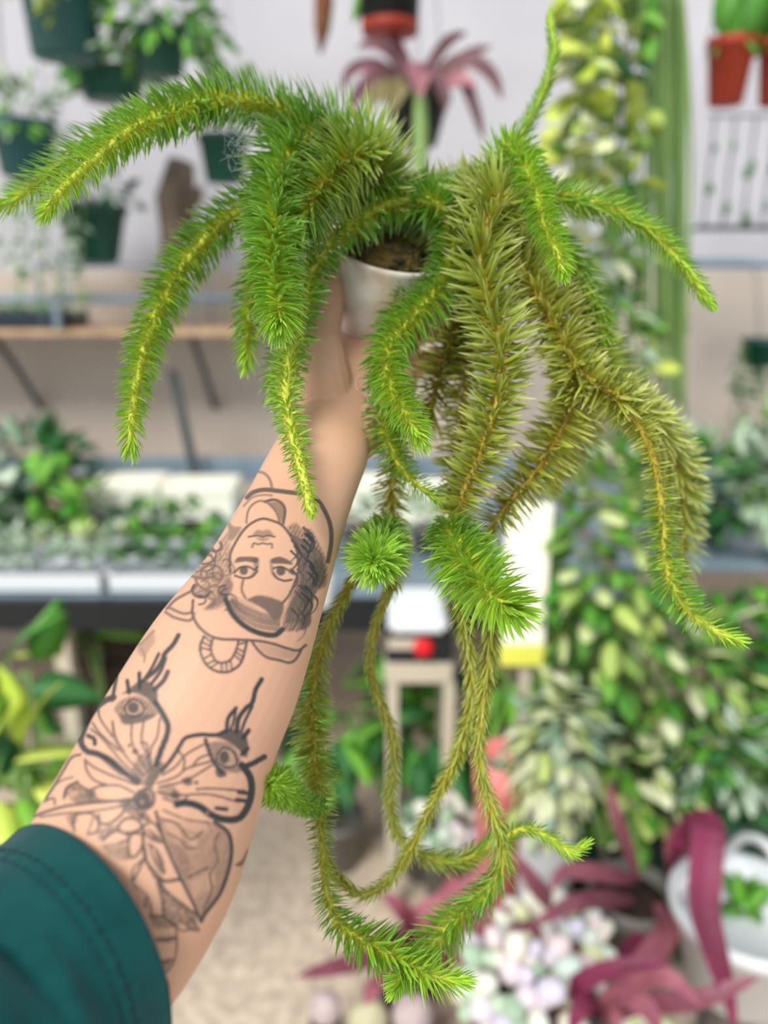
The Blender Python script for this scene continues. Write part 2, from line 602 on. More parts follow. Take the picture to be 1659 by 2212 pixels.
    fl([(570, 560), (620, 500), (720, 470), (820, 520), (860, 590), (760, 640), (640, 640)], .5, B, 6, .1)
    I.erase([(640, 540), (690, 495), (760, 520), (770, 580), (700, 610), (640, 590)], .6, B)
    st([(640, 545), (690, 495), (750, 515), (770, 570), (720, 605), (660, 595), (640, 545)], 14, .8, B)
    dc(700, 548, 38, .92, B)
    fl([(600, 590), (700, 600), (850, 590), (780, 640), (640, 660)], .75, B, 5)
    st([(570, 480), (500, 510), (430, 580), (380, 680), (352, 770), (390, 835), (460, 855), (540, 895), (600, 945), (650, 985), (730, 1045)], 40, .78, B)
    fl([(440, 830), (560, 880), (660, 980), (620, 1000), (520, 920)], .7, B, 4)
    st([(400, 735), (440, 755), (445, 790)], 28, .8, B)
    st([(845, 510), (895, 590), (930, 670), (920, 740), (885, 830), (850, 930)], 38, .85, B)
    I.erase([(895, 640), (915, 660), (910, 720), (895, 700)], .9, B)
    veins = [[(815, 970), (790, 860), (755, 770), (770, 640)], [(825, 960), (815, 830), (860, 740), (875, 620)], [(800, 980), (730, 860), (690, 770), (690, 650)],
             [(770, 1000), (650, 870), (580, 740), (560, 640)], [(750, 1030), (620, 900), (500, 760), (420, 690)], [(600, 830), (480, 720), (430, 650)], [(560, 740), (480, 620), (470, 560)],
             [(750, 780), (790, 790), (800, 870)]]
    for v in veins:
        st(v, 12, .7, B)
    fl([(690, 960), (740, 860), (800, 880), (830, 980), (780, 1060), (720, 1040)], .5, B, 7, .15)
    fl([(570, 620), (590, 760), (650, 830), (620, 850), (560, 740)], .35, B, 6)
    dc(675, 800, 12, .85, B)
    dc(712, 838, 20, .85, B)
    # body
    fl([(690, 1150), (730, 1100), (800, 1080), (845, 1120), (840, 1190), (790, 1230), (730, 1210)], .95, B, 3)
    I.erase([(770, 1105), (815, 1100), (830, 1150), (815, 1180), (805, 1125)], .85, B)
    I.erase([(748, 1165), (768, 1160), (765, 1190), (750, 1190)], .9, B)
    st([(800, 1070), (830, 1010), (880, 935)], 58, .45, B)
    for k in range(6):
        x, y = 805 + 13 * k, 1055 - 21 * k
        st([(x - 22, y - 8), (x + 22, y + 12)], 12, .8, B)
    # right wing
    for s, w in (([(890, 970), (960, 880), (1010, 800), (1050, 748), (1150, 728), (1250, 730), (1320, 700)], 26), ([(1320, 710), (1330, 620), (1382, 552)], 26),
                 ([(1385, 710), (1400, 620), (1450, 550), (1490, 515), (1512, 430), (1552, 362)], 30), ([(1345, 700), (1365, 640), (1380, 570)], 18), ([(1420, 700), (1440, 640), (1490, 540)], 20),
                 ([(1430, 750), (1465, 700)], 30), ([(1420, 860), (1460, 820)], 26), ([(1440, 940), (1500, 915), (1570, 875)], 36)):
        st(s, w, .85, B)
    fl([(1250, 745), (1310, 700), (1410, 700), (1460, 770), (1450, 880), (1390, 820), (1320, 770)], .9, B, 4)
    fl([(1190, 790), (1260, 770), (1360, 800), (1420, 920), (1400, 980), (1280, 960), (1220, 880)], .5, B, 6, .1)
    I.erase([(1255, 860), (1300, 815), (1370, 850), (1380, 920), (1320, 940), (1260, 910)], .65, B)
    st([(1255, 860), (1300, 815), (1370, 850), (1385, 925), (1320, 945), (1260, 910), (1255, 860)], 14, .8, B)
    dc(1303, 878, 34, .95, B, 44)
    st([(1180, 760), (1200, 830), (1240, 920), (1290, 980)], 24, .8, B)
    fl([(1240, 960), (1300, 960), (1320, 1000), (1260, 1010)], .85, B, 3)
    st([(1420, 930), (1475, 1010), (1485, 1110), (1455, 1215), (1395, 1285), (1300, 1290), (1215, 1258), (1140, 1205), (1050, 1180), (990, 1190)], 46, .88, B)
    for x, y in ((1440, 1110), (1425, 1160), (1290, 1215)):
        st([(x - 40, y), (x + 30, y + 8)], 26, .85, B)
    I.erase([(1180, 1235), (1205, 1240), (1200, 1260), (1182, 1255)], .9, B)
    for v in ([(860, 1050), (980, 1010), (1060, 950), (1180, 915), (1230, 900)], [(870, 1075), (1030, 1040), (1110, 1000), (1220, 930)], [(1120, 1090), (1220, 1085), (1440, 1100)],
              [(860, 1110), (980, 1130), (1200, 1125), (1400, 1175)], [(890, 1000), (980, 940), (1050, 860), (1190, 780)], [(1030, 960), (1040, 900), (1000, 830)], [(1090, 945), (1130, 890), (1200, 860)],
              [(1060, 1140), (1000, 1180), (900, 1150)]):
        st(v, 12, .72, B)
    dc(1118, 1046, 14, .9, B)
    fl([(1020, 1020), (1080, 1010), (1090, 1060), (1040, 1060)], .8, B, 4)
    fl([(860, 1090), (960, 1060), (1000, 1140), (900, 1140)], .4, B, 7, .15)
    dc(980, 1130, 32, .8, B)
    # lower wings and lines to the left
    for v, w in (([(700, 1110), (600, 1065), (480, 1070), (400, 1095), (330, 1050)], 14), ([(720, 1060), (560, 1000), (450, 950), (380, 900)], 14), ([(730, 1045), (600, 960), (480, 880)], 12),
                 ([(690, 1160), (560, 1170), (430, 1180), (240, 1205), (60, 1262), (0, 1300)], 18), ([(680, 1190), (560, 1215), (400, 1240), (250, 1250), (80, 1275)], 12),
                 ([(380, 890), (390, 960), (440, 1030), (520, 1060)], 14), ([(350, 860), (290, 880), (240, 960), (180, 1060), (120, 1150)], 16), ([(330, 1040), (260, 1080), (240, 1150)], 18),
                 ([(180, 1060), (230, 1030), (300, 1010)], 10), ([(110, 1170), (170, 1150), (180, 1190)], 14)):
        st(v, w, .65, B)
    fl([(240, 1110), (300, 1060), (380, 1080), (450, 1120), (430, 1170), (320, 1180)], .55, B, 6, .2)
    I.erase([(270, 1110), (330, 1095), (340, 1125), (280, 1150)], .8, B)
    fl([(380, 1110), (440, 1090), (470, 1150), (600, 1165), (420, 1180)], .6, B, 5, .2)
    fl([(600, 1160), (700, 1150), (760, 1220), (820, 1300), (740, 1290), (640, 1230)], .72, B, 6, .2)
    I.erase([(660, 1220), (700, 1230), (740, 1280), (700, 1265)], .6, B)
    # flower petals
    for v, w in (([(320, 1260), (300, 1300), (310, 1370)], 14), ([(320, 1255), (420, 1250), (470, 1310), (460, 1370), (400, 1390)], 14), ([(440, 1260), (420, 1320), (400, 1380)], 8),
                 ([(470, 1260), (480, 1310), (540, 1320), (620, 1260), (640, 1230)], 16), ([(600, 1330), (650, 1285), (720, 1290), (755, 1340), (700, 1375), (620, 1375), (600, 1330)], 16),
                 ([(500, 1430), (560, 1370), (640, 1380), (672, 1420), (600, 1450)], 14), ([(672, 1410), (700, 1385), (755, 1390), (760, 1460), (720, 1530), (680, 1540), (665, 1480), (672, 1410)], 15),
                 ([(765, 1330), (770, 1440), (775, 1540), (840, 1660), (950, 1800), (1060, 1880), (1130, 1930)], 16), ([(775, 1540), (740, 1620), (700, 1700)], 14), ([(760, 1560), (700, 1620), (690, 1700)], 12),
                 ([(770, 1330), (830, 1310), (880, 1380), (900, 1440), (820, 1420), (775, 1370)], 14), ([(780, 1480), (790, 1560), (830, 1620), (900, 1690)], 12),
                 ([(800, 1450), (850, 1490), (890, 1560), (905, 1650), (860, 1600), (830, 1540), (810, 1460)], 12), ([(840, 1665), (900, 1700), (1000, 1690), (1030, 1700)], 22),
                 ([(860, 1690), (900, 1830), (900, 1920), (960, 1990)], 14), ([(700, 1720), (800, 1810), (820, 1920)], 10)):
        st(v, w, .7, B)
    fl([(250, 1270), (330, 1250), (310, 1340), (280, 1330)], .45, B, 7, .25)
    fl([(460, 1370), (560, 1330), (600, 1360), (480, 1430)], .5, B, 8, .3)
    fl([(480, 1460), (600, 1450), (680, 1490), (660, 1560), (560, 1540)], .4, B, 8, .35)
    fl([(790, 1340), (830, 1370), (890, 1430), (830, 1420)], .7, B, 4, .2)
    fl([(840, 1480), (880, 1560), (900, 1640), (860, 1580)], .7, B, 3)
    fl([(850, 1690), (930, 1760), (1060, 1870), (1130, 1960), (1000, 1990), (900, 1920), (870, 1800)], .5, B, 8, .25)
    I.erase([(900, 1730), (990, 1750), (1040, 1790), (960, 1800)], .7, B)
    I.erase([(980, 1880), (1080, 1920), (1090, 1970), (1020, 1960)], .7, B)
    # lower right wing, grey
    fl([(870, 1270), (1000, 1300), (1240, 1310), (1330, 1380), (1350, 1500), (1320, 1660), (1270, 1790), (1180, 1910), (1150, 1965), (1100, 1850), (1000, 1650), (900, 1430)], .36, B, 8, .12)
    for pp in ([(890, 1270), (960, 1300), (1020, 1390), (1000, 1450), (930, 1370)], [(900, 1250), (1060, 1280), (1190, 1330), (1180, 1380), (1040, 1350)], [(1050, 1380), (1120, 1420), (1110, 1480), (1070, 1440)]):
        I.erase(pp, .85, B)
    for k in range(5):
        x = 1080 + 30 * k
        y = 1700 - 18 * k
        I.erase([(x, y), (x + 25, y + 5), (x + 42, y + 100), (x + 25, y + 110)], .8, B)
    fl([(930, 1440), (1040, 1500), (1080, 1600), (1050, 1680), (980, 1560)], .35, B, 10, .2)
    for v, w, k_ in (([(850, 1240), (900, 1420), (1000, 1650), (1090, 1830), (1150, 1965)], 20, .75), ([(1240, 1310), (1330, 1380), (1352, 1500), (1325, 1650), (1270, 1790), (1180, 1910), (1150, 1965)], 26, .78),
                     ([(1270, 1380), (1240, 1460), (1260, 1560), (1210, 1650), (1220, 1760), (1160, 1900)], 14, .6), ([(890, 1290), (990, 1320), (1080, 1420), (1160, 1370)], 14, .65),
                     ([(930, 1380), (1030, 1440), (1050, 1480), (1110, 1480)], 14, .6), ([(900, 1230), (1050, 1290), (1200, 1310)], 12, .6), ([(1060, 1680), (1130, 1640), (1200, 1610)], 18, .6)):
        st(v, w, k_, B)
    fl([(1370, 1590), (1420, 1560), (1450, 1500), (1470, 1480), (1420, 1600)], .8, B, 3)
    # fish-like shape under the cuff
    D = ((150, 1650), 3.687)
    for v, w in (([(640, 1215), (720, 1215), (800, 1250), (850, 1300)], 22), ([(850, 1270), (855, 1450), (830, 1580), (770, 1660), (710, 1690)], 14), ([(690, 1400), (780, 1400), (850, 1385)], 22),
                 ([(700, 1560), (760, 1580), (820, 1560)], 18), ([(700, 1690), (760, 1700), (790, 1780), (785, 1870), (720, 1880), (690, 1860)], 16), ([(700, 1720), (740, 1780), (780, 1850)], 10),
                 ([(850, 1290), (900, 1330), (960, 1320), (1030, 1330)], 14), ([(860, 1160), (900, 1250), (960, 1320)], 14), ([(860, 1130), (960, 1210), (1030, 1320)], 14), ([(610, 1070), (605, 1140)], 18)):
        st(v, w, .62, D)
    fl([(640, 1220), (830, 1260), (840, 1300), (680, 1300)], .45, D, 7, .25)
    fl([(700, 1380), (850, 1370), (850, 1410), (720, 1420)], .35, D, 6, .3)
    fl([(700, 1570), (820, 1550), (770, 1650), (700, 1680)], .4, D, 7, .25)
    fl([(900, 1180), (990, 1240), (1020, 1310), (950, 1310)], .5, D, 6, .2)
    fl([(690, 1720), (780, 1720), (780, 1860), (700, 1860)], .22, D, 7, .2)
    a = I.a
    a = (a * 2 + np.roll(a, 1, 0) + np.roll(a, -1, 0) + np.roll(a, 1, 1) + np.roll(a, -1, 1)) / 6
    I.a = a
    return I


def skin_material():
    m = bpy.data.materials.new('tattooed_skin')
    m.use_nodes = True
    nt = m.node_tree
    b = nt.nodes['Principled BSDF']
    b.inputs['Roughness'].default_value = 0.5
    b.inputs['Specular IOR Level'].default_value = 0.3
    b.inputs['Subsurface Weight'].default_value = 0.12
    b.inputs['Subsurface Radius'].default_value = (1.0, 0.35, 0.2)
    b.inputs['Subsurface Scale'].default_value = 0.004
    tc = nt.nodes.new('ShaderNodeTexCoord')
    nz = nt.nodes.new('ShaderNodeTexNoise')
    nz.inputs['Scale'].default_value = 26
    nz.inputs['Detail'].default_value = 4
    nt.links.new(tc.outputs['Object'], nz.inputs['Vector'])
    mx = nt.nodes.new('ShaderNodeMix')
    mx.data_type = 'RGBA'
    mx.inputs[6].default_value = lin((207, 167, 138)) + (1,)
    mx.inputs[7].default_value = lin((205, 156, 130)) + (1,)
    nt.links.new(nz.outputs['Fac'], mx.inputs[0])
    at = nt.nodes.new('ShaderNodeAttribute')
    at.attribute_name = 'ink'
    mi = nt.nodes.new('ShaderNodeMix')
    mi.data_type = 'RGBA'
    mi.inputs[7].default_value = lin((36, 48, 54)) + (1,)
    nt.links.new(at.outputs['Fac'], mi.inputs[0])
    nt.links.new(mx.outputs[2], mi.inputs[6])
    nt.links.new(mi.outputs[2], b.inputs['Base Color'])
    n2 = nt.nodes.new('ShaderNodeTexNoise')
    n2.inputs['Scale'].default_value = 900
    nt.links.new(tc.outputs['Object'], n2.inputs['Vector'])
    bp = nt.nodes.new('ShaderNodeBump')
    bp.inputs['Strength'].default_value = 0.12
    bp.inputs['Distance'].default_value = 0.0006
    nt.links.new(n2.outputs['Fac'], bp.inputs['Height'])
    nt.links.new(bp.outputs['Normal'], b.inputs['Normal'])
    return m


def build_person():
    me = arm_pre()
    tmp = bpy.data.objects.new('arm_tmp', me)
    COL.objects.link(tmp)
    rm = tmp.modifiers.new('r', 'REMESH')
    rm.mode = 'VOXEL'
    rm.voxel_size = 0.0008
    sm = tmp.modifiers.new('s', 'SMOOTH')
    sm.factor = 0.5
    sm.iterations = 14
    dg = bpy.context.evaluated_depsgraph_get()
    fin = bpy.data.meshes.new_from_object(tmp.evaluated_get(dg))
    bpy.data.objects.remove(tmp)
    fin.name = 'person'
    n = len(fin.vertices)
    co = np.empty(n * 3, dtype=np.float32)
    fin.vertices.foreach_get('co', co)
    co = co.reshape(-1, 3)
    nv = np.empty(n * 3, dtype=np.float32)
    fin.vertices.foreach_get('normal', nv)
    nv = nv.reshape(-1, 3)
    rel = co - np.array(CAM)
    d = rel @ np.array(FW)
    px = W / 2 + FPX * (rel @ np.array(RT)) / d
    py = H / 2 - FPX * (rel @ np.array(UP)) / d
    facing = -(nv * rel).sum(1) / np.linalg.norm(rel, axis=1)
    I = tattoo()
    fx = np.clip(px - I.X0, 0, I.a.shape[1] - 1.01)
    fy = np.clip(py - I.Y0, 0, I.a.shape[0] - 1.01)
    ix, iy = fx.astype(int), fy.astype(int)
    ux, uy = fx - ix, fy - iy
    a = I.a
    val = (a[iy, ix] * (1 - ux) * (1 - uy) + a[iy, ix + 1] * ux * (1 - uy) + a[iy + 1, ix] * (1 - ux) * uy + a[iy + 1, ix + 1] * ux * uy)
    val = (1 - (1 - np.clip(val, 0, .97)) ** 1.9) * (facing > 0.02) * (py > 985)
    at = fin.attributes.new('ink', 'FLOAT', 'POINT')
    at.data.foreach_set('value', val.astype(np.float32))
    fin.materials.clear()
    fin.materials.append(skin_material())
    fin.polygons.foreach_set('use_smooth', [True] * len(fin.polygons))
    o = bpy.data.objects.new('person', fin)
    COL.objects.link(o)
    tag(o, 'tattooed bare forearm in a teal sleeve reaching in and gripping the fern pot', 'person')
    return o


person = build_person()


def fabric():
    m = bpy.data.materials.new('teal_jersey')
    m.use_nodes = True
    nt = m.node_tree
    b = nt.nodes['Principled BSDF']
    b.inputs['Roughness'].default_value = 0.9
    b.inputs['Specular IOR Level'].default_value = 0.15
    b.inputs['Sheen Weight'].default_value = 0.08
    tc = nt.nodes.new('ShaderNodeTexCoord')
    uv = nt.nodes.new('ShaderNodeUVMap')
    wv = nt.nodes.new('ShaderNodeTexWave')
    wv.wave_type = 'BANDS'
    wv.bands_direction = 'X'
    wv.inputs['Scale'].default_value = 60
    wv.inputs['Distortion'].default_value = 1.5
    wv.inputs['Detail'].default_value = 2
    nt.links.new(uv.outputs['UV'], wv.inputs['Vector'])
    nz = nt.nodes.new('ShaderNodeTexNoise')
    nz.inputs['Scale'].default_value = 90
    nz.inputs['Detail'].default_value = 6
    nt.links.new(tc.outputs['Object'], nz.inputs['Vector'])
    mx = nt.nodes.new('ShaderNodeMix')
    mx.data_type = 'RGBA'
    mx.inputs[6].default_value = lin((4, 58, 60)) + (1,)
    mx.inputs[7].default_value = lin((16, 84, 84)) + (1,)
    nt.links.new(nz.outputs['Fac'], mx.inputs[0])
    nt.links.new(mx.outputs[2], b.inputs['Base Color'])
    bp = nt.nodes.new('ShaderNodeBump')
    bp.inputs['Strength'].default_value = 0.5
    bp.inputs['Distance'].default_value = 0.0006
    nt.links.new(wv.outputs['Fac'], bp.inputs['Height'])
    nt.links.new(bp.outputs['Normal'], b.inputs['Normal'])
    return m


M['jersey'] = fabric()
M['thread'] = mat('teal_thread', (6, 44, 48), 0.8)


def sleeve():
    # rings: ends A and B of the visible arc and its nearest point, all with depth
    R = [((38, 1793, .343), (318, 2000, .302), (300, 2335, .340)),
         ((5, 1822, .341), (278, 2022, .296), (262, 2360, .335)),
         ((-40, 1850, .338), (240, 2050, .290), (225, 2390, .329)),
         ((-110, 1890, .332), (180, 2098, .283), (170, 2440, .320)),
         ((-170, 1930, .325), (128, 2130, .274), (120, 2480, .308)),
         ((-260, 1990, .312), (40, 2200, .262), (40, 2560, .292)),
         ((-420, 2080, .292), (-120, 2290, .244), (-80, 2700, .268)),
         ((-700, 2200, .262), (-380, 2420, .216), (-300, 2900, .236))]
    rows = []
    for A, Mi, Bq in R:
        a, m_, b = P(*A), P(*Mi), P(*Bq)
        c = (a + b) / 2
        rows.append(tuple(c) + tuple((a - b) / 2) + tuple(m_ - c))
    q = catmull(rows, 0.0022)
    SEG = 160
    # radial fold profile: hem band proud, groove at the seam, soft folds behind
    n = len(q)
    C = q[:, :3]
    s = np.concatenate([[0], np.cumsum(np.linalg.norm(np.diff(C, axis=0), axis=1))])
    vs_, uvs = [], []

    def ringpts(i, f, shift=0.0):
        c, u, v = q[i, :3], q[i, 3:6], q[i, 6:9]
        ax = (C[min(i + 1, n - 1)] - C[max(i - 1, 0)])
        ax = ax / np.linalg.norm(ax)
        out = []
        for k in range(SEG):
            an = 2 * math.pi * k / SEG
            r = 1.0 + f(an)
            out.append(c + (u * math.cos(an) + v * math.sin(an)) * r - ax * shift)
        return out

    R0 = 0.052
    hem_s = 0.021

    def prof(si):
        def f(an):
            g = 0.0
            g += -0.0011 / R0 * math.exp(-((si - hem_s) / 0.0012) ** 2)
            g += -0.0007 / R0 * math.exp(-((si - hem_s + 0.0055) / 0.0010) ** 2)
            g += 0.0006 / R0 * math.exp(-((si - hem_s + 0.003) / 0.002) ** 2) * math.sin(an * 46)
            if si > 0.026:
                e = min(1, (si - 0.026) / 0.02)
                g += e * (0.0026 * math.sin(an * 3 + si * 60) + 0.0022 * math.cos(si * 190 + 1.4 * math.sin(an * 2))) / R0
                g += -e * 0.004 / R0 * math.exp(-((si - 0.043 - 0.004 * math.sin(an * 2)) / 0.004) ** 2)
            return g
        return f
    rings = []
    th = 0.0016
    # inner lip, then outer surface
    rings.append((0.012, ringpts(min(5, n - 1), lambda an: -th / R0 * 1.4)))
    rings.append((-0.001, ringpts(0, lambda an: -th / R0 * 1.4, -0.0002)))
    rings.append((-0.0015, ringpts(0, lambda an: -th / R0 * 0.5, 0.0006)))
    for i in range(n):
        rings.append((s[i], ringpts(i, prof(s[i]))))
    for si, rr in rings:
        for k, p in enumerate(rr):
            vs_.append(p)
            uvs.append((si * 10, k / SEG * 3.4))
    fs = []
    m_ = len(rings)
    for i in range(m_ - 1):
        for k in range(SEG):
            k2 = (k + 1) % SEG
            fs.append((i * SEG + k, i * SEG + k2, (i + 1) * SEG + k2, (i + 1) * SEG + k))
    fs.append(tuple((m_ - 1) * SEG + k for k in range(SEG)))
    o = mesh_obj('sleeve', vs_, fs, M['jersey'], person)
    o['label'] = 'dark teal jersey sleeve with a double-stitched hem'
    uvl = o.data.uv_layers.new(name='UVMap')
    li = np.empty(len(o.data.loops), dtype=np.int32)
    o.data.loops.foreach_get('vertex_index', li)
    uvl.data.foreach_set('uv', np.array(uvs, dtype=np.float32)[li].ravel())
    # stitches
    for row, (ss, off) in enumerate(((hem_s, 0.0002), (hem_s - 0.0055, 0.0003))):
        i = int(np.argmin(abs(s - ss)))
        f = prof(s[i])
        pts = ringpts(i, lambda an: f(an) + off / R0)
        V, F = [], []
        for k in range(0, SEG, 2):
            a, b = Vector(pts[k]), Vector(pts[(k + 1) % SEG])
            d = (b - a)
            v, ff = tube([a - d * .2, a + d * .15, a + d * .5, b, b + d * .2], [.0001, .00042, .0005, .00042, .0001], 6)
            base = len(V)
            V += v
            F += [tuple(x + base for x in t) for t in ff]
        mesh_obj('hem_stitching', V, F, M['thread'], o)


sleeve()

# ------------------------------------------------------------------ the tassel fern held in the hand
def needle_material():
    m = bpy.data.materials.new('fern_needles')
    m.use_nodes = True
    nt = m.node_tree
    b = nt.nodes['Principled BSDF']
    b.inputs['Roughness'].default_value = 0.42
    b.inputs['Specular IOR Level'].default_value = 0.45
    at = nt.nodes.new('ShaderNodeAttribute')
    at.attribute_name = 'grow'
    sp = nt.nodes.new('ShaderNodeSeparateColor')
    nt.links.new(at.outputs['Color'], sp.inputs[0])

    def ramp(stops):
        r = nt.nodes.new('ShaderNodeValToRGB')
        el = r.color_ramp.elements
        el[0].position, el[0].color = stops[0][0], lin(stops[0][1]) + (1,)
        el[1].position, el[1].color = stops[-1][0], lin(stops[-1][1]) + (1,)
        for p, c in stops[1:-1]:
            e = el.new(p)
            e.color = lin(c) + (1,)
        nt.links.new(sp.outputs['Red'], r.inputs[0])
        return r
    old = ramp([(0.0, (196, 166, 54)), (0.2, (170, 174, 56)), (0.7, (190, 196, 92)), (1.0, (228, 224, 160))])
    mid = ramp([(0.0, (228, 228, 84)), (0.16, (208, 220, 70)), (0.34, (134, 184, 60)), (0.7, (120, 172, 68)), (1.0, (196, 218, 142))])
    new = ramp([(0.0, (226, 234, 92)), (0.35, (190, 226, 76)), (0.75, (160, 214, 70)), (1.0, (210, 236, 132))])
    m1 = nt.nodes.new('ShaderNodeMix'); m1.data_type = 'RGBA'
    m2 = nt.nodes.new('ShaderNodeMix'); m2.data_type = 'RGBA'
    r1 = nt.nodes.new('ShaderNodeMapRange'); r1.inputs[2].default_value = 0.5
    r2 = nt.nodes.new('ShaderNodeMapRange'); r2.inputs[1].default_value = 0.5
    nt.links.new(sp.outputs['Blue'], r1.inputs[0])
    nt.links.new(sp.outputs['Blue'], r2.inputs[0])
    nt.links.new(r1.outputs[0], m1.inputs[0])
    nt.links.new(old.outputs[0], m1.inputs[6])
    nt.links.new(mid.outputs[0], m1.inputs[7])
    nt.links.new(r2.outputs[0], m2.inputs[0])
    nt.links.new(m1.outputs[2], m2.inputs[6])
    nt.links.new(new.outputs[0], m2.inputs[7])
    hs = nt.nodes.new('ShaderNodeHueSaturation')
    mr = nt.nodes.new('ShaderNodeMapRange')
    mr.inputs[3].default_value = 0.7
    mr.inputs[4].default_value = 1.15
    nt.links.new(sp.outputs['Green'], mr.inputs[0])
    nt.links.new(mr.outputs[0], hs.inputs['Value'])
    nt.links.new(m2.outputs[2], hs.inputs['Color'])
    nt.links.new(hs.outputs['Color'], b.inputs['Base Color'])
    # leaves let some light through
    tr = nt.nodes.new('ShaderNodeBsdfTranslucent')
    nt.links.new(hs.outputs['Color'], tr.inputs['Color'])
    ms = nt.nodes.new('ShaderNodeMixShader')
    ms.inputs[0].default_value = 0.26
    nt.links.new(b.outputs[0], ms.inputs[1])
    nt.links.new(tr.outputs[0], ms.inputs[2])
    nt.links.new(ms.outputs[0], nt.nodes['Material Output'].inputs['Surface'])
    return m


M['needles'] = needle_material()
M['cup'] = mat('cloudy_white_plastic', (232, 228, 224), 0.25, (196, 176, 156), 30.0)
M['roots'] = mat('brown_root_moss', (96, 78, 30), 0.95, (50, 42, 16), 130.0, 0.8)

POT = P(838, 560, 0.560)
fern = empty('potted_tassel_fern', P(805, 742, 0.575), 'shaggy green tassel fern with long drooping stems in a small white cup', 'plant')
pax = (P(838, 556, 0.545) - P(802, 735, 0.578)).normalized()
cup_c = P(802, 742, 0.580)
hcup = (P(838, 556, 0.548) - cup_c).length
R1 = 0.0345
v, f = lathe([(0.010, 0.0), (0.019, 0.002), (0.0265, 0.010), (0.031, 0.022), (R1, hcup * .72), (R1, hcup * .95), (R1 + .0012, hcup), (R1 - .001, hcup + .001), (R1 - .002, hcup * .94), (R1 - .003, hcup * .8)], cup_c, 40, pax)
cup = mesh_obj('cup', v, f, M['cup'], fern)
cup['label'] = 'cloudy white plastic cup'
bm = bmesh.new()
bmesh.ops.create_icosphere(bm, subdivisions=4, radius=1)
from mathutils import noise as mnoise
for vv in bm.verts:
    k = 1 + 0.22 * mnoise.noise(vv.co * 5) + 0.1 * mnoise.noise(vv.co * 14)
    vv.co = vv.co * k
u_ = pax.orthogonal().normalized()
w_ = pax.cross(u_)
bv = [cup_c + pax * (hcup * .98) + (u_ * q.co.x + w_ * q.co.y) * (R1 - .006) + pax * q.co.z * .016 for q in bm.verts]
bm.verts.index_update()
bf = [tuple(q.index for q in ff.verts) for ff in bm.faces]
bm.free()
mesh_obj('root_ball', bv, bf, M['roots'], fern)

NEEDLE_COUNT = 0


def interp(vals, u):
    vals = np.asarray(vals, dtype=float)
    return np.interp(u, np.linspace(0, 1, len(vals)), vals)


